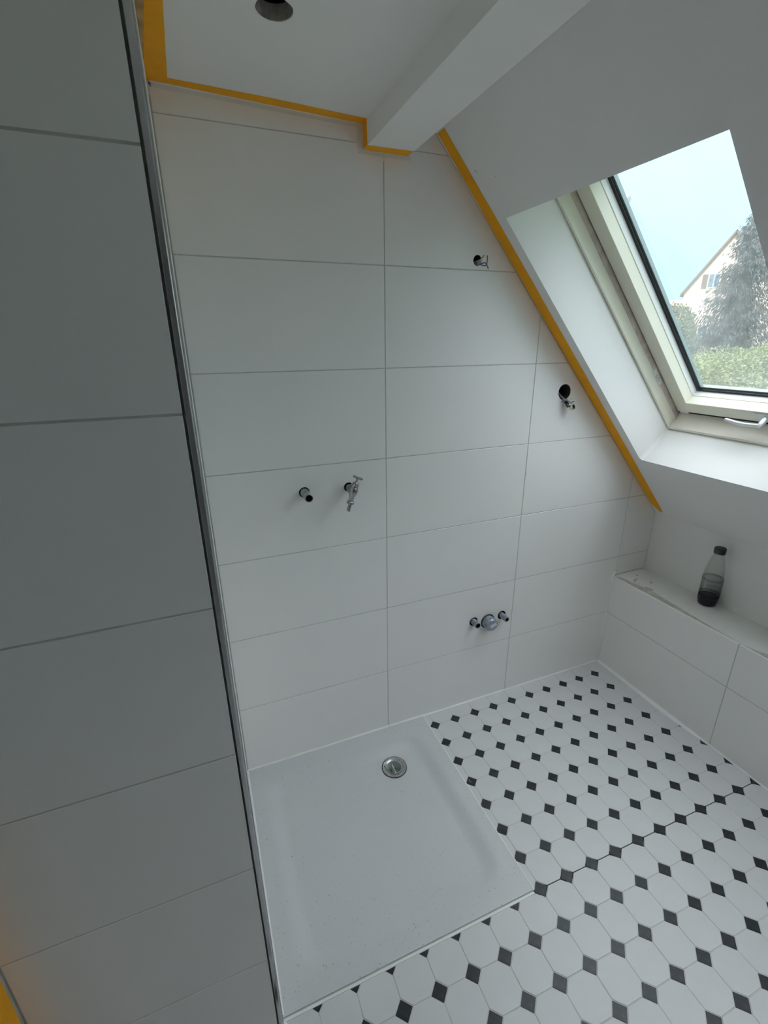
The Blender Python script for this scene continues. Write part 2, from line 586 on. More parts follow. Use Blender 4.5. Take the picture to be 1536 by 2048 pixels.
# side wall left of the camera and rear wall (they close the room; their grey is chosen to cut bounced light)
ws = MB().box((LX - 0.2, YR - 0.1, -0.05), (LX, NY + 0.002, 2.4)).build('wall_side', M['bounce_dim'])
tag(ws, 'wall from the left partition to behind the camera, greyed to cut bounced light', 'wall', kind='structure')
wr = MB().box((LX - 0.2, YR - 0.2, -0.05), (0.6, YR, 2.5)).build('wall_rear', M['bounce_dim'])
tag(wr, 'wall behind the camera, greyed to cut bounced light', 'wall', kind='structure')

# ------------------------------------------------------------------ low wall with ledge, knee wall behind
wall_right = empty('wall_right', (0.1, -1.0, 0), 'low tiled wall with an unfinished plaster ledge below the skylight', 'wall', kind='structure')
LZ = 0.4965
YE = YR
v = [(lowx(0) + 0.0018, 0.02, 0), (lowx(YE) + 0.0018, YE, 0), (0.45, YE, 0), (0.45, 0.02, 0)]
v = v + [(x, y, LZ) for x, y, z in v]
link('low_wall_core', mesh('core', v, [(0, 1, 2, 3), (4, 5, 6, 7), (0, 1, 5, 4), (1, 2, 6, 5), (2, 3, 7, 6), (3, 0, 4, 7)]), M['mortar'], wall_right)
d = [0.003, 0.5998 + 0.0, 1.203, 1.806, 2.41, 3.013, 3.29]
for k in range(len(d) - 1):
    for z0, z1 in ((0.002, Z1), (Z1, LZ + 0.0015)):
        q = rect(d[k] + G, z0 + G, d[k + 1] - G, z1 - (G if z1 < 0.4 else 0))
        link('tile', tile_mesh(q, low3, 0.009, 0.0007), M['tile'], wall_right)
# grout behind the tile joints
v = [(lowx(0) + 0.0016, 0.0, 0), (lowx(YE) + 0.0016, YE, 0), (lowx(YE) + 0.0016, YE, LZ), (lowx(0) + 0.0016, 0.0, LZ)]
v += [(x + 0.004, y, z) for x, y, z in v]
link('grout_bed', mesh('gb', v, [(0, 1, 2, 3), (4, 5, 6, 7), (0, 1, 5, 4), (1, 2, 6, 5), (2, 3, 7, 6), (3, 0, 4, 7)]), M['grout'], wall_right)
# plaster skim on the ledge with a ragged front edge
ctrl = [(0.0, 0.010), (0.03, 0.028), (0.10, 0.036), (0.17, 0.040), (0.24, 0.036), (0.31, 0.032), (0.40, 0.025), (0.50, 0.018), (0.57, 0.012), (0.60, 0.009), (0.64, 0.018), (0.69, 0.032), (0.76, 0.036), (0.9, 0.022), (1.2, 0.018), (2.0, 0.02), (3.3, 0.02)]
edge = []
y = 0.0
while y < 3.29:
    for (ya, xa), (yb, xb) in zip(ctrl, ctrl[1:]):
        if ya <= y <= yb:
            x = 1.3 * (xa + (xb - xa) * (y - ya) / (yb - ya)) - 0.003
            break
    edge.append((lowx(-y) + x + random.uniform(-0.0018, 0.0018), -y))
    y += 0.012 if y < 1.0 else 0.08
n = len(edge)
v, f = [], []
for x, y in edge:
    v += [(x - 0.002, y, LZ - 0.001), (x + 0.0010, y, LZ + 0.0036), (0.30, y, LZ + 0.0070)]
for i in range(n - 1):
    a, b = 3 * i, 3 * i + 3
    f += [(a, b, b + 1, a + 1), (a + 1, b + 1, b + 2, a + 2)]
pl = link('ledge_plaster', mesh('lp', v, f), M['plaster'], wall_right)
pl['label'] = 'white plaster skim with a ragged front edge'
# few knocks and chips on the ledge
ch = MB()
for cx, cy, L, w, rz in ((0.060, -0.075, 0.022, 0.004, 0.2), (0.047, -0.082, 0.010, 0.004, 1.0), (0.105, -0.125, 0.006, 0.005, 0.4), (0.045, -0.165, 0.018, 0.0025, -1.2), (0.105, -0.045, 0.005, 0.003, 0.0)):
    c, s = math.cos(rz), math.sin(rz)
    P = [(-L, -w * .4), (L * .3, -w), (L, 0), (L * .4, w), (-L * .6, w * .5)]
    ch.add([(cx + a * c - b * s, cy + a * s + b * c, LZ + 0.0073) for a, b in P] + [(cx + a * c - b * s, cy + a * s + b * c, LZ + 0.003) for a, b in P],
           [(0, 1, 2, 3, 4)] + [(i, (i + 1) % 5, 5 + (i + 1) % 5, 5 + i) for i in range(5)])
ch.build('plaster_chips', M['mortar'], wall_right)['kind'] = 'stuff'
# knee wall behind the ledge
kx = 0.2055
MB().box((kx, YE, LZ - 0.01), (0.5, 0.05, SA * kx + SB + 0.002)).build('knee_wall', M['paint'], wall_right)
# white sealant in the inner corner
cb = MB()
cb.tube([(-0.0085, -0.0025, 0.0), (-0.0085, -0.0025, 0.48), (-0.005, -0.0015, 0.498), (0.010, -0.001, 0.520)], 0.0056, 6)
cb.build('sealant_bead', M['sealant'], wall_right)

# ------------------------------------------------------------------ roof slope with the opening for the skylight, flat ceiling, beam
S0, S1, T0, T1 = 0.0905, 0.7650, 0.1090, 1.2400
def opening(n=1):
    c = 0.012
    return [(S0, T0 + c), (S0 + c * 0.4, T0 + c * 0.25), (S0 + c, T0), (S1, T0), (S1, T1), (S0, T1)]
W2 = 0.78
S2 = 0.97                         # start of the added fill-light skylight, right beside the first one
so = link('ceiling_slope', plate(rect(-0.06, -0.32, 3.40, 1.80), slope3, 0.0, 0.30, [opening()[::-1], rect(S2, T0, S2 + W2, T1)[::-1]]), M['paint'])
tag(so, 'white sloping ceiling under the roof with the skylight opening in it', 'ceiling', kind='structure')
rc = MB()
rc.add([slope3(s, t, dp) for dp in (0.302, 0.318) for s, t in ((-1.5, -1.0), (4.5, -1.0), (4.5, T0 - 0.12), (-1.5, T0 - 0.12))], [(0, 1, 2, 3), (4, 5, 6, 7), (0, 1, 5, 4), (2, 3, 7, 6)])
rc.build('roof_covering', M['rooftile_out'], so)

sm = MB()
for s_, t_, ds, dt, w_ in ((0.0745, 1.3955, 0.0040, -0.0075, 0.0011), (0.1402, 1.3583, 0.0012, -0.0030, 0.0009), (0.1153, 0.0102, 0.0022, 0.0012, 0.0018), (0.0770, -0.0288, 0.0022, 0.0010, 0.0016)):
    P = [(s_ - ds - w_ * .3, t_ - dt), (s_ - w_, t_), (s_ + ds, t_ + dt), (s_ + w_, t_)]
    sm.add([slope3(a, b, dd) for dd in (-0.0003, 0.001) for a, b in P], [(0, 1, 2, 3), (4, 5, 6, 7)] + [(i, (i + 1) % 4, 4 + (i + 1) % 4, 4 + i) for i in range(4)])
sm.build('scuff_marks', M['cladding'], so)['kind'] = 'stuff'
HOLE_C = (-1.5685, -0.3720, 0.0345)
ceil3 = lambda a, b, d: Vector((a, b, ceil_z(a) + d))
hp = circle(HOLE_C[0], HOLE_C[1], HOLE_C[2], 26, 0.0007)
ce = link('ceiling', plate(rect(LX - 0.2, YR - 0.2, BEAM1 + 0.03, 0.06), ceil3, 0.0, 0.026, [hp]), M['paint'])
tag(ce, 'flat white ceiling left of the boxed beam with one round cut-out', 'ceiling', kind='structure')
MB().box((LX - 0.2, YR - 0.2, 2.40), (-0.9, 0.06, 2.44)).build('upper_deck', M['dark'], ce)
hb = MB().lathe([(HOLE_C[2] - 0.0006, 0.0006), (HOLE_C[2] - 0.0012, 0.0255)], (HOLE_C[0], HOLE_C[1], ceil_z(HOLE_C[0])), (0, 0, 1), 26, False)
hb.build('cutout_edge', M['board'], ce)
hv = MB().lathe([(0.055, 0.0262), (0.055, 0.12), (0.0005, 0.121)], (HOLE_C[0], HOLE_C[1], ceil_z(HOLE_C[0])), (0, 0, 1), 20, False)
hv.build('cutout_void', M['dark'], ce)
bmv = MB()
bmv.box((BEAM0, YR - 0.1, BEAMZ), (BEAM1, 0.04, 2.42))
be = bmv.build('ceiling_beam', M['paint'])
bm = bmesh.new(); bm.from_mesh(be.data)
bmesh.ops.bevel(bm, geom=[e for e in bm.edges], offset=0.0015, segments=2, affect='EDGES', profile=0.5)
bm.to_mesh(be.data); bm.free()
tag(be, 'white boxed-in beam between the flat ceiling and the roof slope', 'beam', kind='structure')

# ------------------------------------------------------------------ floor
FO = Vector((-0.1002, -0.0760)); FP = 0.1009; FT = -0.0067
TR = [(-1.8050, -0.0010), (-1.0365, -0.0010), (-1.0375, -0.7715), (-1.8050, -0.7725)]   # shower tray corners: back left, back right, front right, front left
floor = empty('floor', (-0.6, -0.8, 0), 'floor of white octagon tiles with small black diamond tiles', 'floor', kind='structure')
bed = MB()
bed.box((LX - 0.1, YR, -0.06), (0.1, -0.77, -0.0011))
bed.box((-1.038, -0.79, -0.06), (0.1, 0.03, -0.0011))
bed.box((LX - 0.1, -0.79, -0.12), (-1.02, 0.03, -0.075))
bed.build('grout_bed', M['floor_grout'], floor)
def lat(i, j):
    a, b = (i - 9) * FP, -j * FP
    c, s = math.cos(FT), math.sin(FT)
    return FO.x + c * a - s * b, FO.y + s * a + c * b
def rotp(p, cx, cy):
    c, s = math.cos(FT), math.sin(FT)
    return [(cx + c * a - s * b, cy + s * a + c * b) for a, b in p]
h = FP / 2 - 0.0011
A = 0.0238
cut = FP - A - 0.0030
k = cut - h
OCT = [(h, -k), (h, k), (k, h), (-k, h), (-h, k), (-h, -k), (-k, -h), (k, -h)]
DOT = [(A, 0), (0, A), (-A, 0), (0, -A)]
trx = lambda y: TR[1][0] + (TR[2][0] - TR[1][0]) * (y - TR[1][1]) / (TR[2][1] - TR[1][1])
def cut_floor(p, cx, cy):
    q = clip(p, 0, 1, -0.004)                                             # back wall
    if q and cx > -0.09:                                                   # sealant along the low wall
        xa, xb = beadx(cy + 0.045), beadx(cy - 0.045)
        k_ = (xa - xb) / 0.09
        q = clip(q, 1, -k_, beadx(cy) - k_ * cy)
    if not q: return q
    if cy > -0.80 and cx < -0.96 or (cx < -1.0 and cy > -0.86):
        # next to the tray: keep clear of its right or its front edge
        (ax, ay), (bx, by), (dx, dy) = TR[1], TR[2], TR[3]
        if cy > -0.765:
            nx, ny = -(ay - by), (ax - bx)                                 # left normal of front->back
            L = math.hypot(nx, ny); nx /= L; ny /= L
            q = clip(q, nx, ny, nx * bx + ny * by - 0.0045)
        elif cx < -1.052:
            nx, ny = -(by - dy), (bx - dx)
            L = math.hypot(nx, ny); nx /= L; ny /= L
            q = clip(q, nx, ny, nx * bx + ny * by - 0.0100)
    q = clip(q, -1, 0, 1.8045) if q and cy > -0.80 else q
    q = clip(q, -1, 0, -LX - 0.002) if q else q
    if q and cx < RX and cy > -0.9: q = clip(q, 0, 1, NY - 0.003)
    return q
oct_me = tile_mesh(OCT, floor3, 0.006, 0.0009); oct_me.materials.append(M['octagon'])
dot_me = tile_mesh(DOT, floor3, 0.006, 0.0007); dot_me.materials.append(M['dot'])
rest_o, rest_d = MB(), MB()
def floor_piece(base, shared, cx, cy, name, m, rest):
    p = rotp(base, cx, cy)
    q = cut_floor(p, cx, cy)
    if not q or len(q) < 3 or abs(area(q)) < (3.0e-5 if base is DOT else 1.2e-5):
        return
    whole = abs(abs(area(q)) - abs(area(p))) < 1e-8
    near = cy > -1.50 and cx > -1.92
    if not near:
        me = tile_mesh(q, floor3, 0.006, 0)
        rest.add([v.co for v in me.vertices], [tuple(pp.vertices) for pp in me.polygons])
        bpy.data.meshes.remove(me)
        return
    dz = random.uniform(-0.0002, 0.0003)
    if whole:
        o = bpy.data.objects.new(name, shared)
        COL.objects.link(o)
        o.parent = floor
        o.matrix_parent_inverse = Matrix.Translation(-Vector(floor.location))
        o.location = (cx, cy, dz)
        o.rotation_euler = (random.uniform(-.0015, .0015), random.uniform(-.0015, .0015), FT)
    else:
        o = link(name, tile_mesh(q, floor3, 0.006, 0.0007), m, floor)
        o.location.z += dz
for i in range(-13, 11):
    for j in range(-1, 33):
        cx, cy = lat(i, j)
        floor_piece(DOT, dot_me, cx, cy, 'diamond_tile', M['dot'], rest_d)
        cx, cy = lat(i + 0.5, j + 0.5)
        floor_piece(OCT, oct_me, cx, cy, 'octagon_tile', M['octagon'], rest_o)
rest_o.build('outer_octagon_tiles', M['octagon'], floor)['kind'] = 'stuff'
rest_d.build('outer_diamond_tiles', M['dot'], floor)['kind'] = 'stuff'
fb = MB()
fb.tube([(TR[1][0], -0.002, 0.001), (-0.003, -0.002, 0.001)], 0.0048, 6)
ys = [0.0, -0.1, -0.2, -0.27, -0.34, -0.40, -0.44, -0.47, -0.53, -0.60, -0.8, -1.5, -3.2]
v, f = [], []
for y in ys:
    v += [(0.001, y, 0.0105), (beadx(y) * 0.4 + lowx(y) * 0.6, y, 0.0045), (beadx(y) - 0.001, y, 0.0004), (0.001, y, -0.001)]
for i in range(len(ys) - 1):
    for q_ in range(4):
        f.append((4 * i + q_, 4 * i + (q_ + 1) % 4, 4 * i + 4 + (q_ + 1) % 4, 4 * i + 4 + q_))
fb.add(v, f)
fb.build('sealant_bead', M['sealant'], floor)

# ------------------------------------------------------------------ shower tray
tray = empty('shower_tray', (-1.42, -0.39, 0.0), 'white square shower tray set flush in the tiled floor, with a round drain', 'shower tray')
def traypt(u, w):
    """u 0..1 left to right, w 0..1 back to front"""
    a = Vector((*TR[0], 0)) * (1 - u) + Vector((*TR[1], 0)) * u
    b = Vector((*TR[3], 0)) * (1 - u) + Vector((*TR[2], 0)) * u
    return a * (1 - w) + b * w
DR = Vector((-1.2555, -0.190))
RIM = 0.0035
def basin(x, y):
    cx, cy = -1.4185, -0.4015
    hx, hy, rr = 0.335, 0.315, 0.085
    ax, ay = abs(x - cx) - hx + rr, abs(y - cy) - hy + rr
    sd = math.hypot(max(ax, 0), max(ay, 0)) + min(max(ax, ay), 0) - rr
    t = max(0.0, min(1.0, (0.006 - sd) / 0.068))
    t = t * t * (3 - 2 * t)
    dd = math.hypot(x - DR.x, y - DR.y)
    return RIM - t * (0.014 + 0.006 * max(0.0, 1 - dd / 0.55))
NU = 110
v, f = [], []
for iw in range(NU + 1):
    for iu in range(NU + 1):
        p = traypt(iu / NU, iw / NU)
        v.append((p.x, p.y, basin(p.x, p.y)))
idx = lambda iu, iw: iw * (NU + 1) + iu
hole_r = 0.0455
for iw in range(NU):
    for iu in range(NU):
        q = (idx(iu, iw), idx(iu + 1, iw), idx(iu + 1, iw + 1), idx(iu, iw + 1))
        if any((v[i][0] - DR.x) ** 2 + (v[i][1] - DR.y) ** 2 < hole_r ** 2 for i in q) and all((v[i][0] - DR.x) ** 2 + (v[i][1] - DR.y) ** 2 < hole_r ** 2 for i in q):
            continue
        f.append(q)
# skirt down from the rim
def skirt(pairs):
    k = len(v)
    for i in pairs:
        v.append((v[i][0], v[i][1], -0.05))
    for m_ in range(len(pairs) - 1):
        f.append((pairs[m_], pairs[m_ + 1], k + m_ + 1, k + m_))
ring = [idx(i, 0) for i in range(NU)] + [idx(NU, i) for i in range(NU)] + [idx(i, NU) for i in range(NU, 0, -1)] + [idx(0, i) for i in range(NU, -1, -1)]
skirt(ring)
tb = link('basin', mesh('basin', v, f), M['tray'], tray)
tb.data.polygons.foreach_set('use_smooth', [True] * len(tb.data.polygons))
tb.data.set_sharp_from_angle(angle=math.radians(35))
# drain
dz = basin(DR.x - 0.06, DR.y) + 0.001
c = (DR.x, DR.y, dz)
rg = MB().lathe([(0.0478, -0.004), (0.0482, 0.0012), (0.0468, 0.0028), (0.0440, 0.0026), (0.0330, 0.0010), (0.0312, -0.001), (0.0312, -0.006)], c, (0, 0, 1), 40, False).build('drain_ring', M['brushed'], tray, True)
ga = MB().lathe([(0.0505, 0.0002), (0.0500, 0.0014), (0.0480, 0.0014), (0.0480, -0.002)], c, (0, 0, 1), 40, False).build('drain_gasket', M['rubber'], rg, True)
cupm = MB()
cupm.lathe([(0.0312, 0.0016), (0.0298, 0.0020), (0.0292, 0.0006)], c, (0, 0, 1), 36, False)
cupm.build('cup_rim', M['grey_plastic'], rg, True)
cu = MB().lathe([(0.0294, 0.0010), (0.0262, -0.040), (0.0010, -0.041)], c, (0, 0, 1), 30, False).build('drain_cup', M['cup'], tray, True)
fin = MB()
fin.box((c[0] - 0.0014, c[1] - 0.024, c[2] - 0.038), (c[0] + 0.0014, c[1] + 0.024, c[2] - 0.010))
fin.build('cup_fin', M['grey_plastic'], cu)
fin2 = MB()
fin2.tube([(c[0] - 0.020, c[1] - 0.014, c[2] - 0.030), (c[0] + 0.020, c[1] + 0.006, c[2] - 0.034)], 0.0014, 6)
fin2.tube([(c[0] + 0.004, c[1] - 0.022, c[2] - 0.028), (c[0] - 0.018, c[1] + 0.002, c[2] - 0.034)], 0.0012, 6)
fin2.build('cup_rib', M['grey_plastic'], cu)
for k in range(3):
    t = 0.6 + 2 * math.pi * k / 3
    MB().lathe([(0.0026, -0.001), (0.0026, 0.0026), (0.0016, 0.0032)], (c[0] + 0.039 * math.cos(t), c[1] + 0.039 * math.sin(t), c[2]), (0, 0, 1), 8).build('ring_screw', M['nickel'], rg)
tb2 = MB()
tb2.tube([(TR[0][0] + 0.001, -0.002, 0.004), (TR[1][0], -0.002, 0.004)], 0.0048, 6)
tb2.tube([(TR[1][0] + 0.001, -0.004, 0.0005), (TR[2][0] + 0.002, TR[2][1] - 0.001, 0.0005)], 0.0032, 6)
tb2.add([(x, y + dy, z) for x, y in (TR[2], TR[3]) for dy, z in ((-0.0018, -0.004), (-0.0030, 0.0004), (-0.0088, 0.0004), (-0.0100, -0.004))], [(0, 1, 5, 4), (1, 2, 6, 5), (2, 3, 7, 6), (0, 1, 2, 3), (4, 5, 6, 7)])
tb2.tube([(RX + 0.0005, -0.004, 0.004), (RX + 0.0005, -0.770, 0.004)], 0.0045, 6)
tb2.build('sealant_bead', M['sealant'], tray)

# ------------------------------------------------------------------ skylight
win = empty('window_1', tuple(slope3(0.43, 0.67, 0.25)), 'open-lined roof skylight with cream frame and silver handle', 'window', kind='structure')
def ring_mesh(profile, s0, t0, s1, t1, name, m, parent, closed=True):
    """profile points (inset, depth) swept round the rectangle with mitred corners"""
    v, f = [], []
    n = len(profile)
    for i, dp in profile:
        for s, t in ((s0 + i, t0 + i), (s1 - i, t0 + i), (s1 - i, t1 - i), (s0 + i, t1 - i)):
            v.append(slope3(s, t, dp))
    for a in range(n if closed else n - 1):
        b = (a + 1) % n
        for k in range(4):
            k2 = (k + 1) % 4
            f.append((a * 4 + k, a * 4 + k2, b * 4 + k2, b * 4 + k))
    return link(name, mesh(name, v, f), m, parent)
fr = ring_mesh([(0.004, 0.30), (0.004, 0.1785), (0.0065, 0.1765), (0.0110, 0.1765), (0.0135, 0.1790), (0.0140, 0.2215), (0.0140, 0.30)], S0 - 0.002, T0, S1 + 0.002, T1, 'frame', M['cream'], win)
ring_mesh([(-0.003, 0.186), (0.005, 0.186), (0.005, 0.195), (-0.003, 0.195)], S0, T0, S1, T1, 'lining_groove', M['spacer'], fr)
ring_mesh([(0.0135, 0.2215), (0.0150, 0.2225), (0.0150, 0.262), (0.0135, 0.262)], S0 - 0.002, T0, S1 + 0.002, T1, 'frame_recess', M['dusty'], fr)
a0, b0, a1, b1 = S0 + 0.0178, 0.1585, S1 - 0.0178, T1 - 0.034
sa = ring_mesh([(0.0, 0.34), (0.0, 0.2418), (0.0018, 0.24), (0.0515, 0.24), (0.0530, 0.2415), (0.0530, 0.2815), (0.0548, 0.2822), (0.0548, 0.2838), (0.0530, 0.2845), (0.0530, 0.34)], a0, b0, a1, b1, 'sash', M['cream'], win)
ring_mesh([(0.0526, 0.2846), (0.0540, 0.2850), (0.0540, 0.3090), (0.0526, 0.3092)], a0, b0, a1, b1, 'glazing_bead', M['white_plastic'], sa)
ring_mesh([(0.0530, 0.3075), (0.0635, 0.3085), (0.0635, 0.3118), (0.0530, 0.3118)], a0, b0, a1, b1, 'gasket', M['rubber'], sa)
ring_mesh([(0.052, 0.3165), (0.0690, 0.3165), (0.0690, 0.3305), (0.052, 0.3305)], a0, b0, a1, b1, 'pane_spacer', M['spacer'], sa)
ring_mesh([(-0.040, 0.250), (0.0004, 0.250), (0.0004, 0.300), (-0.040, 0.300)], a0, b0, a1, b1, 'weather_seal', M['rubber'], win)
bb = MB()
bb.add([slope3(s, t, dp) for s in (S0, S1) for t, dp in ((T0 + 0.012, 0.179), (T0 + 0.0155, 0.179), (T0 + 0.032, 0.2495), (T0 + 0.012, 0.2495))], [(0, 1, 2, 3), (4, 5, 6, 7), (0, 1, 5, 4), (1, 2, 6, 5), (2, 3, 7, 6), (3, 0, 4, 7)])
bb.build('sill_board', M['sill'], fr)
ring_mesh([(-0.10, 0.342), (0.0340, 0.342), (0.0330, 0.352), (0.030, 0.356), (-0.10, 0.352)], a0, b0, a1, b1, 'outer_cladding', M['cladding'], win)
g0, h0, g1, h1 = a0 + 0.054, b0 + 0.054, a1 - 0.054, b1 - 0.054
def pane(dep, m):
    v = [slope3(s, t, dp) for dp in (dep, dep + 0.0035) for s, t in ((g0, h0), (g1, h0), (g1, h1), (g0, h1))]
    return link('pane', mesh('pane', v, [(0, 1, 2, 3), (4, 5, 6, 7), (0, 1, 5, 4), (1, 2, 6, 5), (2, 3, 7, 6), (3, 0, 4, 7)]), m, sa)
def sheet(dep, m):
    return link('pane', mesh('pane', [slope3(s, t, dep) for s, t in ((g0, h0), (g1, h0), (g1, h1), (g0, h1))], [(0, 1, 2, 3)]), m, sa)
p_in = pane(0.3125, M['glass_out'])
p_out = sheet(0.3310, M['glass'])
p_out['label'] = 'dusty outer pane'
def sbox(mb, s0, s1, t0, t1, d0, d1):
    return mb.add([slope3(s, t, dp) for dp in (d0, d1) for s, t in ((s0, t0), (s1, t0), (s1, t1), (s0, t1))], [(0, 1, 2, 3), (4, 5, 6, 7), (0, 1, 5, 4), (1, 2, 6, 5), (2, 3, 7, 6), (3, 0, 4, 7)])
# outer hinge cover that shows past the frame
hc = MB()
P = [(0.080, 1.022), (0.1155, 1.0230), (0.1365, 1.0075), (0.1345, 0.9900), (0.1140, 0.9860), (0.080, 0.9860)]
hc.add([slope3(s, t, dp) for dp in (0.345, 0.385) for s, t in P], [tuple(range(6)), tuple(range(6, 12))] + [(i, (i + 1) % 6, 6 + (i + 1) % 6, 6 + i) for i in range(6)])
hc.build('hinge_cover', M['cladding'], win)
# handle on the lower sash rail
hd = MB()
hd.lathe([(0.0105, 0.0), (0.0100, 0.026), (0.0085, 0.044), (0.006, 0.0475)], slope3(0.4560, 0.1850, 0.243), tuple(-ST_N), 16)
pts = spline([slope3(0.4600, 0.1850, 0.2030), slope3(0.4350, 0.1848, 0.2000), slope3(0.4000, 0.1850, 0.1990), slope3(0.3700, 0.1885, 0.1995), slope3(0.3400, 0.1960, 0.2010)], 5)
hd.tube(pts, [0.0075] * 3 + [0.0068] * (len(pts) - 5) + [0.006, 0.005], 10)
hdo = hd.build('handle', M['handle'], win, True)
hp_ = MB()
sbox(hp_, 0.418, 0.500, 0.1720, 0.2030, 0.2365, 0.2405)
hp_.build('handle_plate', M['handle'], hdo)
lt = MB()
sbox(lt, 0.1125, 0.1500, 0.1440, 0.1560, 0.2440, 0.2520)
lt.build('white_stop', M['white_plastic'], win)
# data sticker on the frame side
st = MB()
z_ = 0.0156
st.add([slope3(S0 - 0.002 + z_ - dd, t, dp) for dd in (0, 0.0008) for t, dp in ((0.400, 0.216), (0.400, 0.236), (0.325, 0.236), (0.325, 0.216))], [(0, 1, 2, 3), (4, 5, 6, 7), (0, 1, 5, 4), (1, 2, 6, 5), (2, 3, 7, 6), (3, 0, 4, 7)])
sto = st.build('data_sticker', M['label'], win)
pr = MB()
for t, d0, d1 in ((0.372, 0.219, 0.231), (0.364, 0.219, 0.228), (0.356, 0.219, 0.232), (0.344, 0.222, 0.226)):
    pr.add([slope3(S0 - 0.002 + z_ + dd, tt, dp) for dd in (0.0001, 0.0003) for tt, dp in ((t, d0), (t, d1), (t - 0.003, d1), (t - 0.003, d0))], [(0, 1, 2, 3), (4, 5, 6, 7), (0, 1, 5, 4), (1, 2, 6, 5), (2, 3, 7, 6), (3, 0, 4, 7)])
pr.build('sticker_print', M['print'], sto)
sk = MB()
for t, dp in ((0.508, 0.214), (0.492, 0.2155), (0.545, 0.215)):
    sk.lathe([(0.0022, 0.0), (0.0018, 0.0008)], slope3(S0 - 0.002 + 0.0137, t, dp), (0, -1, 0), 8)
sk.build('frame_nail', M['dusty'], win)

# invented skylight beside the camera, out of view, added to brighten the room
fill_win = empty('fill_skylight', tuple(slope3(S2 + W2 / 2, 0.67, 0.25)), 'unseen skylight right of the first, added for fill light', 'window', kind='structure')
ring_mesh([(0.004, 0.30), (0.004, 0.1785), (0.0140, 0.1790), (0.0140, 0.30)], S2 - 0.002, T0, S2 + W2 + 0.002, T1, 'frame', M['cream'], fill_win)
sa2 = ring_mesh([(0.0, 0.34), (0.0, 0.24), (0.053, 0.24), (0.053, 0.34)], S2 + 0.0178, T0 + 0.0178, S2 + W2 - 0.0178, T1 - 0.034, 'sash', M['cream'], fill_win)
ring_mesh([(-0.030, 0.268), (0.0005, 0.268), (0.0005, 0.300), (-0.030, 0.300)], S2 + 0.0178, T0 + 0.0178, S2 + W2 - 0.0178, T1 - 0.034, 'weather_seal', M['rubber'], fill_win)
link('pane', mesh('pane', [slope3(s, t, 0.32) for s, t in ((S2 + 0.06, T0 + 0.06), (S2 + W2 - 0.06, T0 + 0.06), (S2 + W2 - 0.06, T1 - 0.08), (S2 + 0.06, T1 - 0.08))], [(0, 1, 2, 3)]), M['glass_out'], sa2)

# ------------------------------------------------------------------ orange masking tape: each strip is a thing
def strip(name, pa, pb, nrm, label, group='orange masking tape strips along the edges of the ceiling', jit=0.0012, th=0.0007, n=26, ends=(0.0, 0.0), parent=None, m=None):
    """tape between the two edge lines pa (near the tiles) and pb; edges a little ragged"""
    pa = [Vector(p) for p in pa]; pb = [Vector(p) for p in pb]; nrm = Vector(nrm).normalized()
    def at(l, t):
        t *= len(l) - 1
        i = min(int(t), len(l) - 2)
        return l[i].lerp(l[i + 1], t - i)
    v, f = [], []
    for i in range(n + 1):
        t = i / n
        a, b = at(pa, t), at(pb, t)
        w = (b - a).normalized()
        a = a + w * random.uniform(-jit, jit)
        b = b + w * random.uniform(-jit * .3, jit * .3)
        v += [a, b, b + nrm * th, a + nrm * th]
    for i in range(n):
        k = 4 * i
        for q in range(4):
            f.append((k + q, k + (q + 1) % 4, k + 4 + (q + 1) % 4, k + 4 + q))
    f += [(0, 1, 2, 3), (4 * n, 4 * n + 1, 4 * n + 2, 4 * n + 3)]
    o = link(name, mesh(name, v, f), m or M['tape'], parent)
    if label:
        tag(o, label, 'tape', group)
    return o
cz = lambda x, y: (x, y, ceil_z(x) - 0.0002)
strip('masking_tape', [cz(-1.802, -0.010), cz(-1.53, -0.006), cz(-1.2670, -0.004)], [cz(-1.802, -0.034), cz(-1.763, -0.036), cz(-1.53, -0.042), cz(-1.2670, -0.037)], (0, 0, -1), 'orange tape strip along the flat ceiling above the top row of back wall tiles')
wide = strip('masking_tape', [cz(-1.8055, -0.004), cz(-1.8055, -0.75)], [cz(-1.7605, -0.030), cz(-1.7545, -0.75)], (0, 0, -1), 'wide orange tape strip on the ceiling running from the back corner beside the steel trim', th=0.0011)
strip('dust_smear', [cz(-1.8055, -0.10), cz(-1.8055, -0.75)], [cz(-1.8045, -0.10), cz(-1.7960, -0.22), cz(-1.7890, -0.32), cz(-1.785, -0.75)], (0, 0, -1), None, jit=0.0008, th=0.0014, parent=wide, m=M['tape_dust'])
bz = BEAMZ
strip('masking_tape', [(BEAM0 - 0.0002, -0.003, bz + 0.002), (BEAM0 - 0.0002, -0.003, ceil_z(BEAM0))], [(BEAM0 - 0.0002, -0.036, bz + 0.001), (BEAM0 - 0.0002, -0.034, ceil_z(BEAM0))], (-1, 0, 0), 'short upright orange tape strip on the side of the boxed beam', n=8)
strip('masking_tape', [(BEAM0 - 0.0005, -0.002, bz - 0.0001), (BEAM1 - 0.004, -0.003, bz - 0.0001)], [(BEAM0 - 0.0005, -0.037, bz - 0.0001), (BEAM1 - 0.0015, -0.042, bz - 0.0001)], (0, 0, -1), 'short level orange tape strip under the end of the boxed beam', n=12)
strip('masking_tape', [slope3(0.006, 1.535, -0.0002), slope3(0.002, 1.2, -0.0002), slope3(0.001, 0.6, -0.0002), slope3(0.002, 0.0, -0.0002), slope3(0.004, -0.235, -0.0002), slope3(0.028, -0.285, -0.0002)],
      [slope3(0.046, 1.535, -0.0002), slope3(0.050, 1.2, -0.0002), slope3(0.051, 0.6, -0.0002), slope3(0.051, 0.0, -0.0002), slope3(0.050, -0.24, -0.0002), slope3(0.047, -0.288, -0.0002)], tuple(-ST_N), 'long orange tape strip slanting down the roof slope beside the skylight', n=70)
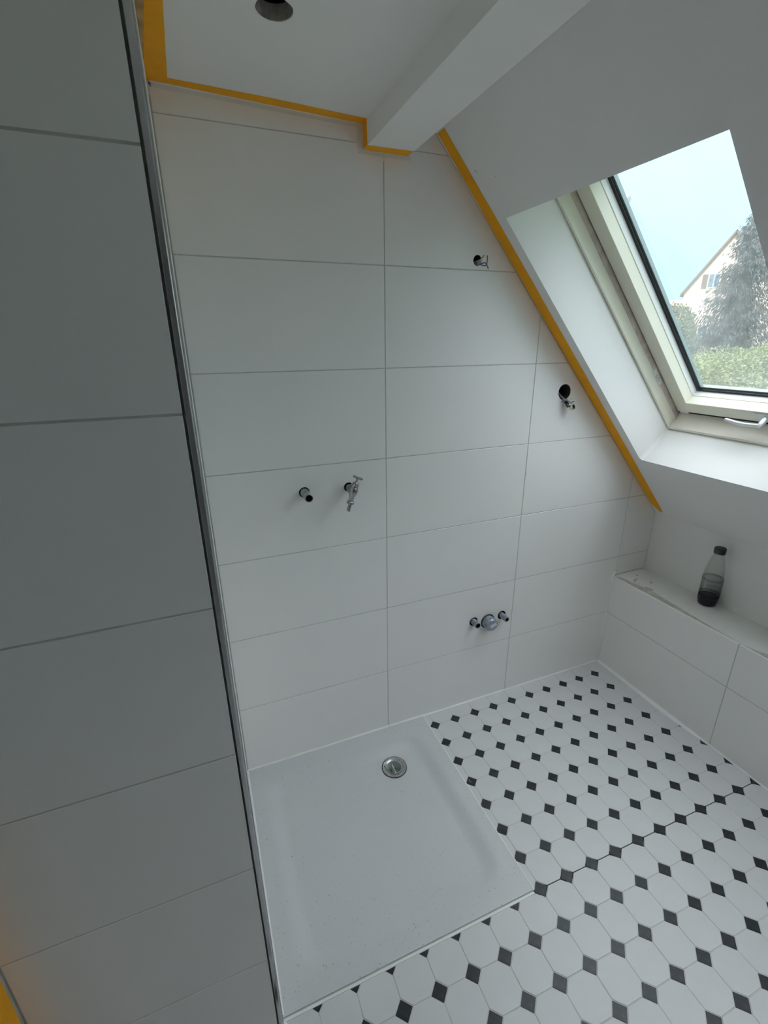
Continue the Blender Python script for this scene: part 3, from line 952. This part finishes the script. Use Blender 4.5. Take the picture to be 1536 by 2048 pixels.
strip('masking_tape', [(LX, NY - 0.006, 0.15), (LX, NY - 0.006, 0.62), (LX, NY - 0.006, 0.95)], [(LX, NY - 0.056, 0.15), (LX, NY - 0.056, 0.95)], (1, 0, 0), 'upright orange tape strip low at the left end of the near tiled partition', n=20)
tw = MB()
tw.add([(-1.8035, -0.030, 2.1655), (-1.7975, -0.012, 2.1645), (-1.7975, -0.022, 2.1650), (-1.8035, -0.030, 2.1605), (-1.7985, -0.012, 2.1610), (-1.7985, -0.022, 2.1612)], [(0, 1, 2), (3, 4, 5), (0, 1, 4, 3), (1, 2, 5, 4), (2, 0, 3, 5)])
two = tw.build('tile_wedge', M['blue_plastic'])
tag(two, 'tiny blue plastic tile wedge stuck in the top left corner by the steel trim', 'wedge')

# ------------------------------------------------------------------ plumbing on the back wall
OUT = Vector((0, -1, 0))
def at(hole, out, dx=0.0, dz=0.0):
    return Vector((hole[0] + dx, -out, hole[1] + dz))
def stub(hole, L, r, label, name, m, hexr=None, group=None):
    t = empty(name, tuple(at(hole, 0)), label, 'pipe', group)
    b = MB()
    c = at(hole, -0.05)
    b.lathe([(r * 1.12, 0.0), (r * 1.12, 0.055), (r, 0.058), (r, 0.05 + L * 0.55), (r * 1.07, 0.05 + L * 0.6), (r * 1.07, 0.05 + L), (r * 0.94, 0.0508 + L)], c, OUT, 24, False)
    b.build('pipe', m, t, True)
    hx = MB()
    rr = hexr or r * 0.86
    hx.lathe([(r * 0.96, 0.0508 + L), (rr, 0.0505 + L)], c, OUT, 12, False)
    hx.build('rim', m, t)
    bo = MB()
    bo.lathe([(rr, 0.0507 + L), (rr, 0.05 + L - 0.022), (0.0005, 0.05 + L - 0.023)], c, OUT, 6, False)
    bo.build('bore', M['dark'], t)
    th = MB()
    for k in range(4):
        th.lathe([(r * 1.0, 0.0), (r * 1.09, 0.0008), (r * 1.0, 0.0016)], at(hole, L * 0.60 + k * 0.0022 - 0.012), OUT, 20, False)
    th.build('thread', m, t, True)
    return t
stub(H_PIPE, 0.068, 0.0132, 'nickel pipe extension with open end, left of the garden-style tap', 'pipe_extension', M['nickel'])

tap = empty('tap', tuple(at(H_TAP, 0)), 'small nickel hose tap with T handle sticking out of the back wall', 'tap')
RT = Matrix.Rotation(math.radians(16), 3, 'Y')
TC = at(H_TAP, 0.052)
def tp(x, out, z):
    return TC + RT @ Vector((x, -out, z))
b = MB()
b.lathe([(0.0125, -0.03), (0.0125, 0.022), (0.0145, 0.023), (0.0145, 0.032), (0.0100, 0.034), (0.0100, 0.052)], at(H_TAP, 0), OUT, 18)
b.build('inlet', M['nickel'], tap, True)
b = MB()
zax = tuple(RT @ Vector((0, 0, 1)))
b.lathe([(0.0085, -0.040), (0.0090, -0.020), (0.0125, -0.014), (0.0155, -0.004), (0.0155, 0.006), (0.0125, 0.014), (0.0135, 0.015), (0.0135, 0.021), (0.0100, 0.023)], TC, zax, 18)
b.build('body', M['nickel'], tap, True)
b = MB()
b.lathe([(0.0115, 0.022), (0.0115, 0.030), (0.0060, 0.032), (0.0042, 0.034), (0.0042, 0.048)], TC, tuple((RT @ Vector((0, -0.22, 1))).normalized()), 12)
b.build('spindle', M['nickel'], tap, True)
hb_ = tp(0, 0.011, 0.050)
b = MB()
dirb = Vector((0.35, -0.93, -0.05)).normalized()
b.tube([hb_ - dirb * 0.022, hb_ - dirb * 0.016, hb_ - dirb * 0.006, hb_ + dirb * 0.006, hb_ + dirb * 0.016, hb_ + dirb * 0.022], [0.0035, 0.0048, 0.0035, 0.0035, 0.0048, 0.0035], 10)
b.build('handle', M['nickel'], tap, True)
b = MB()
b.lathe([(0.0120, -0.046), (0.0130, -0.044), (0.0130, -0.038), (0.0120, -0.036)], TC, zax, 12)
b.build('union_nut', M['nickel'], tap, False)
b = MB()
b.lathe([(0.0058, -0.072), (0.0068, -0.070), (0.0058, -0.0655), (0.0068, -0.064), (0.0058, -0.0595), (0.0068, -0.058), (0.0060, -0.053), (0.0065, -0.044)], TC, zax, 14)
b.build('hose_nozzle', M['nickel'], tap, True)

stub(H_ML, 0.036, 0.0125, 'left pipe stub of the three low shower fittings on the back wall', 'pipe_stub', M['dull_metal'], group=None)
stub(H_MR, 0.040, 0.0120, 'right pipe stub with hexagonal bore of the three low shower fittings', 'pipe_stub', M['dull_metal'], hexr=0.0085)
mc = empty('mixer_cap', tuple(at(H_MC, 0)), 'thick round capped mixer body with a paper sticker between the two low pipe stubs', 'shower fitting')
b = MB().lathe([(0.0300, -0.05), (0.0300, 0.010), (0.0270, 0.012), (0.0270, 0.018), (0.0290, 0.020)], at(H_MC, 0), OUT, 28)
b.build('body', M['dull_metal'], mc, True)
b = MB()
prof_ = []
N = 28
for r, hgt in ((0.0270, 0.018), (0.0290, 0.020), (0.0290, 0.036), (0.0265, 0.0395), (0.018, 0.0402)):
    prof_.append((r, hgt))
b.lathe(prof_, at(H_MC, 0), OUT, 28)
capo = b.build('cap', M['dull_metal'], mc, True)
b = MB()
for k in range(14):
    t = 2 * math.pi * k / 14
    p = at(H_MC, 0.021, 0.0290 * math.cos(t), 0.0290 * math.sin(t))
    b.tube([p, p + OUT * 0.014], 0.0016, 5)
b.build('grip_rib', M['dull_metal'], capo)
stick = MB()
px = Matrix.Rotation(math.radians(-16), 3, 'Y')
def sp(a, c_, dd):
    return at(H_MC, 0.0402 + dd) + px @ Vector((a, 0, c_))
stick.add([sp(a, c_, dd) for dd in (0.0, 0.0006) for a, c_ in ((-0.010, -0.008), (0.020, -0.008), (0.020, 0.007), (-0.010, 0.007))], [(0, 1, 2, 3), (4, 5, 6, 7), (0, 1, 5, 4), (1, 2, 6, 5), (2, 3, 7, 6), (3, 0, 4, 7)])
so_ = stick.build('sticker', M['label'], capo)
b = MB()
for z0, xl in ((0.003, 0.014), (-0.002, 0.010)):
    b.add([sp(a, c_, dd) for dd in (0.0007, 0.0009) for a, c_ in ((-0.007, z0 - 0.0009), (xl, z0 - 0.0009), (xl, z0 + 0.0009), (-0.007, z0 + 0.0009))], [(0, 1, 2, 3), (4, 5, 6, 7), (0, 1, 5, 4), (1, 2, 6, 5), (2, 3, 7, 6), (3, 0, 4, 7)])

# ------------------------------------------------------------------ cables
def wire(hole, pts, r, m, parent, name='wire'):
    P = [at(hole, o_, dx, dz) for dx, dz, o_ in pts]
    return MB().tube(spline(P, 6), r, 6).build(name, m, parent, True)
lamp = empty('lamp_cable', tuple(at(H_LAMP, 0)), 'short lamp cable with hooked wires poking from the upper hole near the slope', 'cable')
MB().lathe([(0.0085, -0.06), (0.0085, 0.004), (0.0070, 0.006)], at(H_LAMP, 0, 0.004, -0.006), (0.15, -1, 0.1), 12).build('sheath', M['wire_grey'], lamp, True)
wire(H_LAMP, [(0.004, -0.004, -0.03), (0.006, -0.012, 0.004), (0.012, -0.016, 0.014), (0.018, -0.017, 0.022), (0.020, -0.008, 0.026), (0.0195, 0.012, 0.026)], 0.0014, M['wire_blue'], lamp)
wire(H_LAMP, [(0.006, -0.006, -0.03), (0.010, -0.010, 0.006), (0.016, -0.008, 0.018), (0.020, -0.014, 0.024), (0.023, -0.021, 0.026)], 0.0015, M['wire_blue'], lamp)
wire(H_LAMP, [(0.006, 0.000, -0.03), (0.009, 0.004, 0.006), (0.012, 0.010, 0.013), (0.014, 0.014, 0.015)], 0.0020, M['wire_olive'], lamp)
wire(H_LAMP, [(0.004, -0.002, -0.03), (0.007, 0.000, 0.005), (0.009, 0.004, 0.011), (0.0095, 0.006, 0.012)], 0.0026, M['wire_white'], lamp)
MB().lathe([(0.0024, 0), (0.0024, 0.006), (0.0012, 0.009)], at(H_LAMP, 0.0255, 0.0225, -0.020), (0.4, -0.2, -0.8), 8).build('wire_end', M['wire_grey'], lamp)

wc = empty('cable_bundle', tuple(at(H_WIRE, 0)), 'tangled bundle of stripped wires and connectors hanging from the round box hole beside the skylight', 'cable')
for k, (c0, m_) in enumerate((((-0.020, 0.010), 'wire_grey'), ((-0.014, 0.004), 'wire_grey'), ((-0.012, -0.004), 'wire_white'), ((-0.018, -0.008), 'wire_blue'), ((-0.008, -0.002), 'wire_brown'))):
    x, z = c0
    wire(H_WIRE, [(x, z, -0.045), (x + 0.003, z - 0.012, -0.015), (-0.004 + 0.003 * k, -0.030, 0.008), (0.008 + 0.002 * k, -0.034 - 0.001 * k, 0.020), (0.016 + 0.002 * k, -0.044 + 0.002 * k, 0.028)], 0.0022, M[m_], wc)
MB().lathe([(0.0062, 0.0), (0.0070, 0.003), (0.0070, 0.016), (0.0055, 0.018)], at(H_WIRE, 0.012, -0.001, -0.034), (0.45, -0.35, -0.75), 8).build('black_connector', M['rubber'], wc)
MB().lathe([(0.0050, 0.0), (0.0055, 0.002), (0.0055, 0.012), (0.004, 0.013)], at(H_WIRE, 0.018, 0.001, -0.046), (0.2, -0.5, -0.6), 8).build('brown_connector', M['wire_brown'], wc)
cl = MB()
cc = at(H_WIRE, 0.030, 0.021, -0.056)
circ = []
ax = Vector((0.35, -0.75, 0.25)).normalized(); u_ = ax.orthogonal().normalized(); w_ = ax.cross(u_)
for k in range(17):
    t = 2 * math.pi * k / 16 * 0.93
    circ.append(cc + u_ * math.cos(t) * 0.0125 + w_ * math.sin(t) * 0.0125)
cl.tube(circ, 0.0017, 6)
cl.build('wire_loop', M['wire_white'], wc, True)
cl = MB()
cl.lathe([(0.0098, -0.010), (0.0108, -0.008), (0.0108, 0.004), (0.0098, 0.006), (0.0082, 0.006), (0.0082, -0.008)], cc, tuple(ax), 16, False)
cl.build('metal_sleeve', M['chrome'], wc, True)
MB().lathe([(0.0088, -0.007), (0.0005, -0.0068)], cc, tuple(ax), 14, False).build('sleeve_bore', M['dark'], wc)
wire(H_WIRE, [(0.000, -0.032, 0.010), (-0.010, -0.031, 0.013), (-0.020, -0.034, 0.014), (-0.024, -0.037, 0.013)], 0.0013, M['wire_blue'], wc)
wire(H_WIRE, [(0.010, -0.036, 0.020), (0.022, -0.037, 0.024), (0.034, -0.036, 0.024)], 0.0013, M['wire_brown'], wc)
wire(H_WIRE, [(0.008, -0.032, 0.018), (0.016, -0.028, 0.022), (0.018, -0.022, 0.022)], 0.0019, M['wire_white'], wc)
wire(H_WIRE, [(0.018, -0.044, 0.026), (0.028, -0.046, 0.032), (0.035, -0.043, 0.032)], 0.0016, M['wire_white'], wc)

# ------------------------------------------------------------------ bottle on the ledge
BX, BY, BZ = 0.1620, -0.3550, LZ + 0.0070
bot = empty('bottle', (BX, BY, BZ), 'half full clear drinks bottle with dark cap and base standing on the ledge', 'bottle')
bc = (BX, BY, BZ)
MB().lathe([(0.0300, 0.0), (0.0340, 0.003), (0.0385, 0.022), (0.0388, 0.040), (0.0380, 0.0405), (0.0375, 0.036)], bc, (0, 0, 1), 32, True).build('base_cup', M['navy'], bot, True)
body = [(0.0376, 0.038), (0.0392, 0.055), (0.0398, 0.080), (0.0396, 0.105), (0.0385, 0.130), (0.0362, 0.155), (0.0325, 0.180), (0.0280, 0.203), (0.0228, 0.222), (0.0185, 0.234), (0.0165, 0.240), (0.0165, 0.250)]
MB().lathe(body, bc, (0, 0, 1), 32, False).build('shell', M['bottle'], bot, True)
wat = [(0.0010, 0.030), (0.0330, 0.031), (0.0368, 0.040), (0.0382, 0.056), (0.0388, 0.080), (0.0386, 0.105), (0.0375, 0.128), (0.0010, 0.1285)]
MB().lathe(wat, bc, (0, 0, 1), 28, False).build('water', M['water'], bot, True)
band = glass_mat('smoky_film', (0.62, 0.64, 0.65), 0.03)
MB().lathe([(0.0386, 0.0405), (0.0397, 0.0545)], bc, (0, 0, 1), 32, False).build('foot_band', band, bot, True)
MB().lathe([(0.0399, 0.1185), (0.0393, 0.1290)], bc, (0, 0, 1), 32, False).build('label_band', glass_mat('pale_smoky_film', (0.70, 0.72, 0.72), 0.03), bot, True)
seg = 26
v, f = [], []
lprof = [(0.0394, 0.056), (0.0400, 0.080), (0.0398, 0.105), (0.0392, 0.118)]
for r, hgt in lprof:
    for k in range(seg + 1):
        t = math.radians(150 + 190 * k / seg)
        v.append((BX + (r + 0.0003) * math.cos(t), BY + (r + 0.0003) * math.sin(t), BZ + hgt))
for a in range(len(lprof) - 1):
    for k in range(seg):
        f.append((a * (seg + 1) + k, a * (seg + 1) + k + 1, (a + 1) * (seg + 1) + k + 1, (a + 1) * (seg + 1) + k))
labo = link('label_film', mesh('label_film', v, f), M['film'], bot, True)
def arc_print(mb, h0, h1, t0, t1):
    n_ = 8
    vv, ff = [], []
    for hgt in (h0, h1):
        for k in range(n_ + 1):
            t = math.radians(t0 + (t1 - t0) * k / n_)
            vv.append((BX + 0.0408 * math.cos(t), BY + 0.0408 * math.sin(t), BZ + hgt))
    for k in range(n_):
        ff.append((k, k + 1, n_ + 2 + k, n_ + 1 + k))
    mb.add(vv, ff)
pm = MB()
for h0, t0, t1 in ((0.106, 190, 245), (0.101, 188, 250), (0.096, 192, 240), (0.089, 185, 205), (0.084, 186, 202), (0.087, 212, 250), (0.082, 210, 252), (0.077, 214, 248), (0.069, 212, 256)):
    arc_print(pm, h0, h0 + 0.0022, t0, t1)
pm.build('label_print', glass_mat('faint_grey_print', (0.66, 0.68, 0.69), 0.02), labo)
MB().lathe([(0.0150, 0.240), (0.0212, 0.2405), (0.0218, 0.243), (0.0218, 0.263), (0.0200, 0.2660), (0.010, 0.2664)], bc, (0, 0, 1), 28).build('cap', M['cap'], bot, True)

# ------------------------------------------------------------------ outside: ground, houses, trees
gr = MB()
gr.add([(-40, -120, -6), (220, -120, -6), (220, 220, -6), (-40, 220, -6), (-40, -120, -6.5), (220, -120, -6.5), (220, 220, -6.5), (-40, 220, -6.5)], [(0, 1, 2, 3), (4, 5, 6, 7), (0, 1, 5, 4), (1, 2, 6, 5), (2, 3, 7, 6), (3, 0, 4, 7)])
tag(gr.build('ground', M['grass']), 'lawn far below the skylight', 'ground', kind='structure')

HA = Vector((42.905, 29.332, 10.338))            # gable apex
HN = Vector((math.cos(math.radians(200)), math.sin(math.radians(200)), 0))
HR = Vector((0.34202, -0.93969, 0))
def hpt(r, z, d=0.0):
    """r along the gable, d outwards from it"""
    p = HA + HR * r + HN * d
    return Vector((p.x, p.y, z))
house = empty('house', tuple(hpt(0, -6)), 'pinkish gabled house with a red brown roof behind the spruce', 'house')
HW, DEP, SL = 3.25, 11.0, 1.385
ez = HA.z - SL * HW
gab = [(-HW, -6.0), (HW, -6.0), (HW, ez - 0.12), (0, HA.z - 0.12), (-HW, ez - 0.12)]
nn = len(gab)
v = [hpt(r, z, -0.15) for r, z in gab] + [hpt(r, z, -DEP) for r, z in gab]
link('walls', mesh('walls', v, [tuple(range(nn)), tuple(range(nn, 2 * nn))] + [(i, (i + 1) % nn, nn + (i + 1) % nn, nn + i) for i in range(nn)]), M['render_pink'], house)
EO = HW + 0.22
for sgn in (-1, 1):
    v = []
    for d_ in (0.1, -DEP - 0.1):
        v += [hpt(0, HA.z + 0.02, d_), hpt(sgn * EO, HA.z - SL * EO + 0.02, d_), hpt(sgn * EO, HA.z - SL * EO - 0.16, d_), hpt(0, HA.z - 0.16, d_)]
    ro = link('roof_slope', mesh('roof', v, [(0, 1, 2, 3), (4, 5, 6, 7), (0, 1, 5, 4), (1, 2, 6, 5), (2, 3, 7, 6), (3, 0, 4, 7)]), M['roof'], house)
    v = []
    for d_ in (0.16, 0.09):
        v += [hpt(0, HA.z + 0.05, d_), hpt(sgn * EO, HA.z - SL * EO + 0.05, d_), hpt(sgn * EO, HA.z - SL * EO - 0.20, d_), hpt(0, HA.z - 0.22, d_)]
    link('verge_board', mesh('verge', v, [(0, 1, 2, 3), (4, 5, 6, 7), (0, 1, 5, 4), (1, 2, 6, 5), (2, 3, 7, 6), (3, 0, 4, 7)]), M['verge'], ro)
    if sgn == 1:
        cr = MB()
        for k in range(1, 22):
            rr_ = EO * k / 22
            z = HA.z - SL * rr_ + 0.03
            cr.add([hpt(rr_ - 0.03, z + 0.06, dd) for dd in (0.1, -DEP)] + [hpt(rr_ + 0.03, z + 0.02, dd) for dd in (0.1, -DEP)] + [hpt(rr_, z - 0.05, dd) for dd in (0.1, -DEP)], [(0, 1, 3, 2), (2, 3, 5, 4), (4, 5, 1, 0)])
        co = cr.build('tile_courses', M['roof'], ro)
        co['kind'] = 'stuff'
def hbox(mb, r0, r1, z0, z1, d0, d1):
    return mb.add([hpt(r, z, d_) for d_ in (d0, d1) for r, z in ((r0, z0), (r1, z0), (r1, z1), (r0, z1))], [(0, 1, 2, 3), (4, 5, 6, 7), (0, 1, 5, 4), (1, 2, 6, 5), (2, 3, 7, 6), (3, 0, 4, 7)])
for r0, r1, z0, z1, left, right in ((-1.42, -0.60, 6.02, 7.06, True, True), (0.75, 1.55, 6.02, 7.06, True, True), (-1.45, -0.75, 1.40, 2.66, True, True), (0.95, 1.85, 3.9, 5.0, False, True)):
    fo = hbox(MB(), r0 - 0.07, r1 + 0.07, z0 - 0.07, z1 + 0.07, -0.16, -0.10).build('window', M['white_plastic'], house)
    hbox(MB(), r0, r1, z0, z1, -0.12, -0.08).build('pane', M['pane_far'], fo)
    hbox(MB(), (r0 + r1) / 2 - 0.03, (r0 + r1) / 2 + 0.03, z0, z1, -0.1, -0.06).build('muntin', M['white_plastic'], fo)
    if left: hbox(MB(), r0 - 0.52, r0 - 0.12, z0 - 0.05, z1 + 0.03, -0.15, -0.09).build('shutter', M['shutter'], house)
    if right: hbox(MB(), r1 + 0.12, r1 + 0.52, z0 - 0.05, z1 + 0.03, -0.15, -0.09).build('shutter', M['shutter'], house)

h2 = empty('house', (68.4, 54.6, -6), 'distant house showing only its pale orange roof left of the gabled house', 'house')
dv = Vector((0.78, 0.62, 0)); rv_ = Vector((0.62, -0.78, 0))
def h2p(r, z, d_):
    p = Vector((68.4, 54.6, 0)) + rv_ * r + dv * d_
    return Vector((p.x, p.y, z))
v = [h2p(r, z, d_) for d_ in (0, 8) for r, z in ((-7, -6), (7, -6), (7, 4.2), (-7, 4.2))]
link('walls', mesh('w', v, [(0, 1, 2, 3), (4, 5, 6, 7), (0, 1, 5, 4), (1, 2, 6, 5), (2, 3, 7, 6), (3, 0, 4, 7)]), M['render_pink'], h2)
v = [h2p(-7.4, 4.0, -0.4), h2p(7.4, 4.0, -0.4), h2p(7.4, 7.55, 4), h2p(-7.4, 7.55, 4), h2p(-7.4, 4.0, 8.4), h2p(7.4, 4.0, 8.4)]
link('roof', mesh('r', v, [(0, 1, 2, 3), (3, 2, 5, 4), (0, 3, 4), (1, 2, 5), (0, 1, 5, 4)]), M['roof_far'], h2)

ant = empty('antenna', (29.8, 22.7, -6), 'thin roof antenna standing in front of the pink gable', 'antenna')
ap = Vector((30.1175, 22.5744, 3.079))
MB().tube([(ap.x, ap.y, -6), (ap.x, ap.y, 3.3)], 0.035, 6).build('mast', M['cladding'], ant)
b = MB()
sd = Vector((0.6, -0.8, 0))
b.tube([ap + Vector((0, 0, 0.0)) - sd * 1.0, ap - sd * 0.0 + sd * 1.1], 0.022, 5)
b.build('boom', M['cladding'], ant)
for k in range(5):
    q = ap + sd * (-0.9 + 0.42 * k)
    MB().tube([q + Vector((0.1, 0.15, -0.28)), q + Vector((-0.1, -0.15, 0.28))], 0.014, 4).build('element', M['cladding'], ant)

def cards(pts, dirs, L, W, droop=0.0):
    """leaf blades as bent quads (two triangles each); pts (n,3), dirs (n,3)"""
    n_ = len(pts)
    d_ = dirs / np.linalg.norm(dirs, axis=1, keepdims=True)
    rnd = RNG.normal(size=(n_, 3))
    s_ = np.cross(d_, rnd)
    s_ /= np.linalg.norm(s_, axis=1, keepdims=True)
    L = L[:, None]; W = W[:, None]
    a = pts; b_ = pts + d_ * L * 0.5 + s_ * W * 0.5; c_ = pts + d_ * L; e_ = pts + d_ * L * 0.5 - s_ * W * 0.5
    vv = np.stack([a, b_, c_, e_], 1).reshape(-1, 3)
    return vv
def foliage(name, vv, m, parent):
    n_ = len(vv) // 4
    me = bpy.data.meshes.new(name)
    me.vertices.add(len(vv)); me.vertices.foreach_set('co', vv.astype(np.float32).ravel())
    me.loops.add(n_ * 4); me.loops.foreach_set('vertex_index', np.arange(n_ * 4, dtype=np.int32))
    me.polygons.add(n_); me.polygons.foreach_set('loop_start', np.arange(0, n_ * 4, 4, dtype=np.int32)); me.polygons.foreach_set('loop_total', np.full(n_, 4, dtype=np.int32))
    me.update(calc_edges=True)
    o = link(name, me, m, parent)
    o['kind'] = 'stuff'
    return o
def conifer(x, y, z0, z1, rad, n_br, label, group=None, seed=1, top_bend=(0, 0)):
    t = empty('spruce_tree', (x, y, z0), label, 'tree', group)
    MB().tube([(x, y, z0), (x, y, z0 + (z1 - z0) * 0.6), (x + top_bend[0], y + top_bend[1], z1 - 0.3)], [0.22, 0.12, 0.015], 7).build('trunk', M['bark'], t)
    MB().lathe([(rad * 0.48, z0 + 0.9), (rad * 0.34, z0 + (z1 - z0) * 0.35), (rad * 0.17, z0 + (z1 - z0) * 0.70), (0.02, z1 - 0.35)], (x, y, 0), (0, 0, 1), 12).build('inner_crown', M['needle'], t)
    P, D, LL, WW = [], [], [], []
    rg_ = np.random.default_rng(seed)
    for k in range(n_br):
        q = rg_.random() ** 0.75
        z = z1 - q * (z1 - z0 - 0.8)
        R_ = rad * (0.07 + 0.93 * q ** 0.85) * (0.72 + 0.45 * rg_.random())
        az = rg_.random() * 2 * math.pi
        m_ = int(14 + 90 * R_ / rad)
        for i in range(m_):
            u = (i + rg_.random()) / m_
            rr_ = R_ * u
            dz_ = -0.55 * R_ * u + 0.42 * R_ * u * u
            tw_ = (1 - q) 
            px_ = x + top_bend[0] * tw_ ** 2 + rr_ * math.cos(az) + rg_.normal() * 0.05
            py_ = y + top_bend[1] * tw_ ** 2 + rr_ * math.sin(az) + rg_.normal() * 0.05
            P.append((px_, py_, z + dz_ + rg_.normal() * 0.04))
            D.append((math.cos(az) * 0.5 + rg_.normal() * 0.35, math.sin(az) * 0.5 + rg_.normal() * 0.35, -0.9 + rg_.normal() * 0.3))
            LL.append(0.06 + 0.10 * rg_.random()); WW.append(0.014 + 0.018 * rg_.random())
    foliage('needles', cards(np.array(P), np.array(D), np.array(LL), np.array(WW)), M['needle'], t)
    return t
def bush(x, y, z0, blobs, n_, m, label, lsize, cat='tree', name='leafy_tree', group=None, seed=1):
    t = empty(name, (x, y, z0), label, cat, group)
    rg_ = np.random.default_rng(seed)
    zt = max(b[2] for b in blobs)
    MB().tube([(x, y, z0), (x + 0.1, y, z0 + (zt - z0) * 0.5), (x, y, zt)], [0.16, 0.11, 0.03], 7).build('trunk', M['bark'], t)
    P = []
    tot = sum(b[3] ** 2 for b in blobs)
    for bx, by, bz_, br in blobs:
        k = int(n_ * br * br / tot)
        d_ = rg_.normal(size=(k, 3)); d_ /= np.linalg.norm(d_, axis=1, keepdims=True)
        r_ = br * (0.55 + 0.5 * rg_.random(k) ** 0.6)
        P.append(np.array((bx, by, bz_)) + d_ * r_[:, None])
    P = np.concatenate(P)
    D = rg_.normal(size=P.shape) + np.array((0, 0, -0.25))
    L = lsize * (0.6 + 0.8 * rg_.random(len(P)))
    foliage('leaves', cards(P, D, L, L * 0.55), m, t)
    return t
conifer(11.48, 7.23, -6.0, 4.50, 2.40, 2300, 'tall dark spruce tree standing in front of the pink gable', seed=3)
conifer(18.0, 9.4, -6.0, 3.7, 2.9, 700, 'lower dark spruce right of the tall spruce, cut by the skylight edge', seed=5)
bush(6.9, 3.9, -6.0, [(6.1, 4.3, 0.45, 0.85), (6.7, 3.3, 0.60, 0.9), (7.1, 4.4, 0.55, 0.9), (7.5, 3.5, 0.75, 0.85), (7.4, 4.9, 0.4, 0.8), (6.2, 2.6, 0.25, 0.9), (6.6, 5.0, -0.1, 0.8), (6.6, 3.9, -0.8, 1.4), (7.3, 2.7, 0.5, 0.95), (6.0, 3.5, 0.0, 0.9), (6.9, 3.8, 0.95, 0.5), (6.5, 4.1, 0.8, 0.45)], 170000, M['leaf_light'], 'light green leafy tree filling the lower part of the skylight', 0.045, seed=8)
bush(22.2, 17.4, -6.0, [(21.7, 17.0, 1.2, 1.3), (22.4, 17.8, 2.2, 1.2), (22.0, 17.3, 0.0, 1.5), (22.6, 16.4, -0.6, 1.4), (21.4, 16.8, -1.4, 1.5)], 40000, M['leaf_mid'], 'mid green tree left of the gabled house by the window edge', 0.12, seed=12)
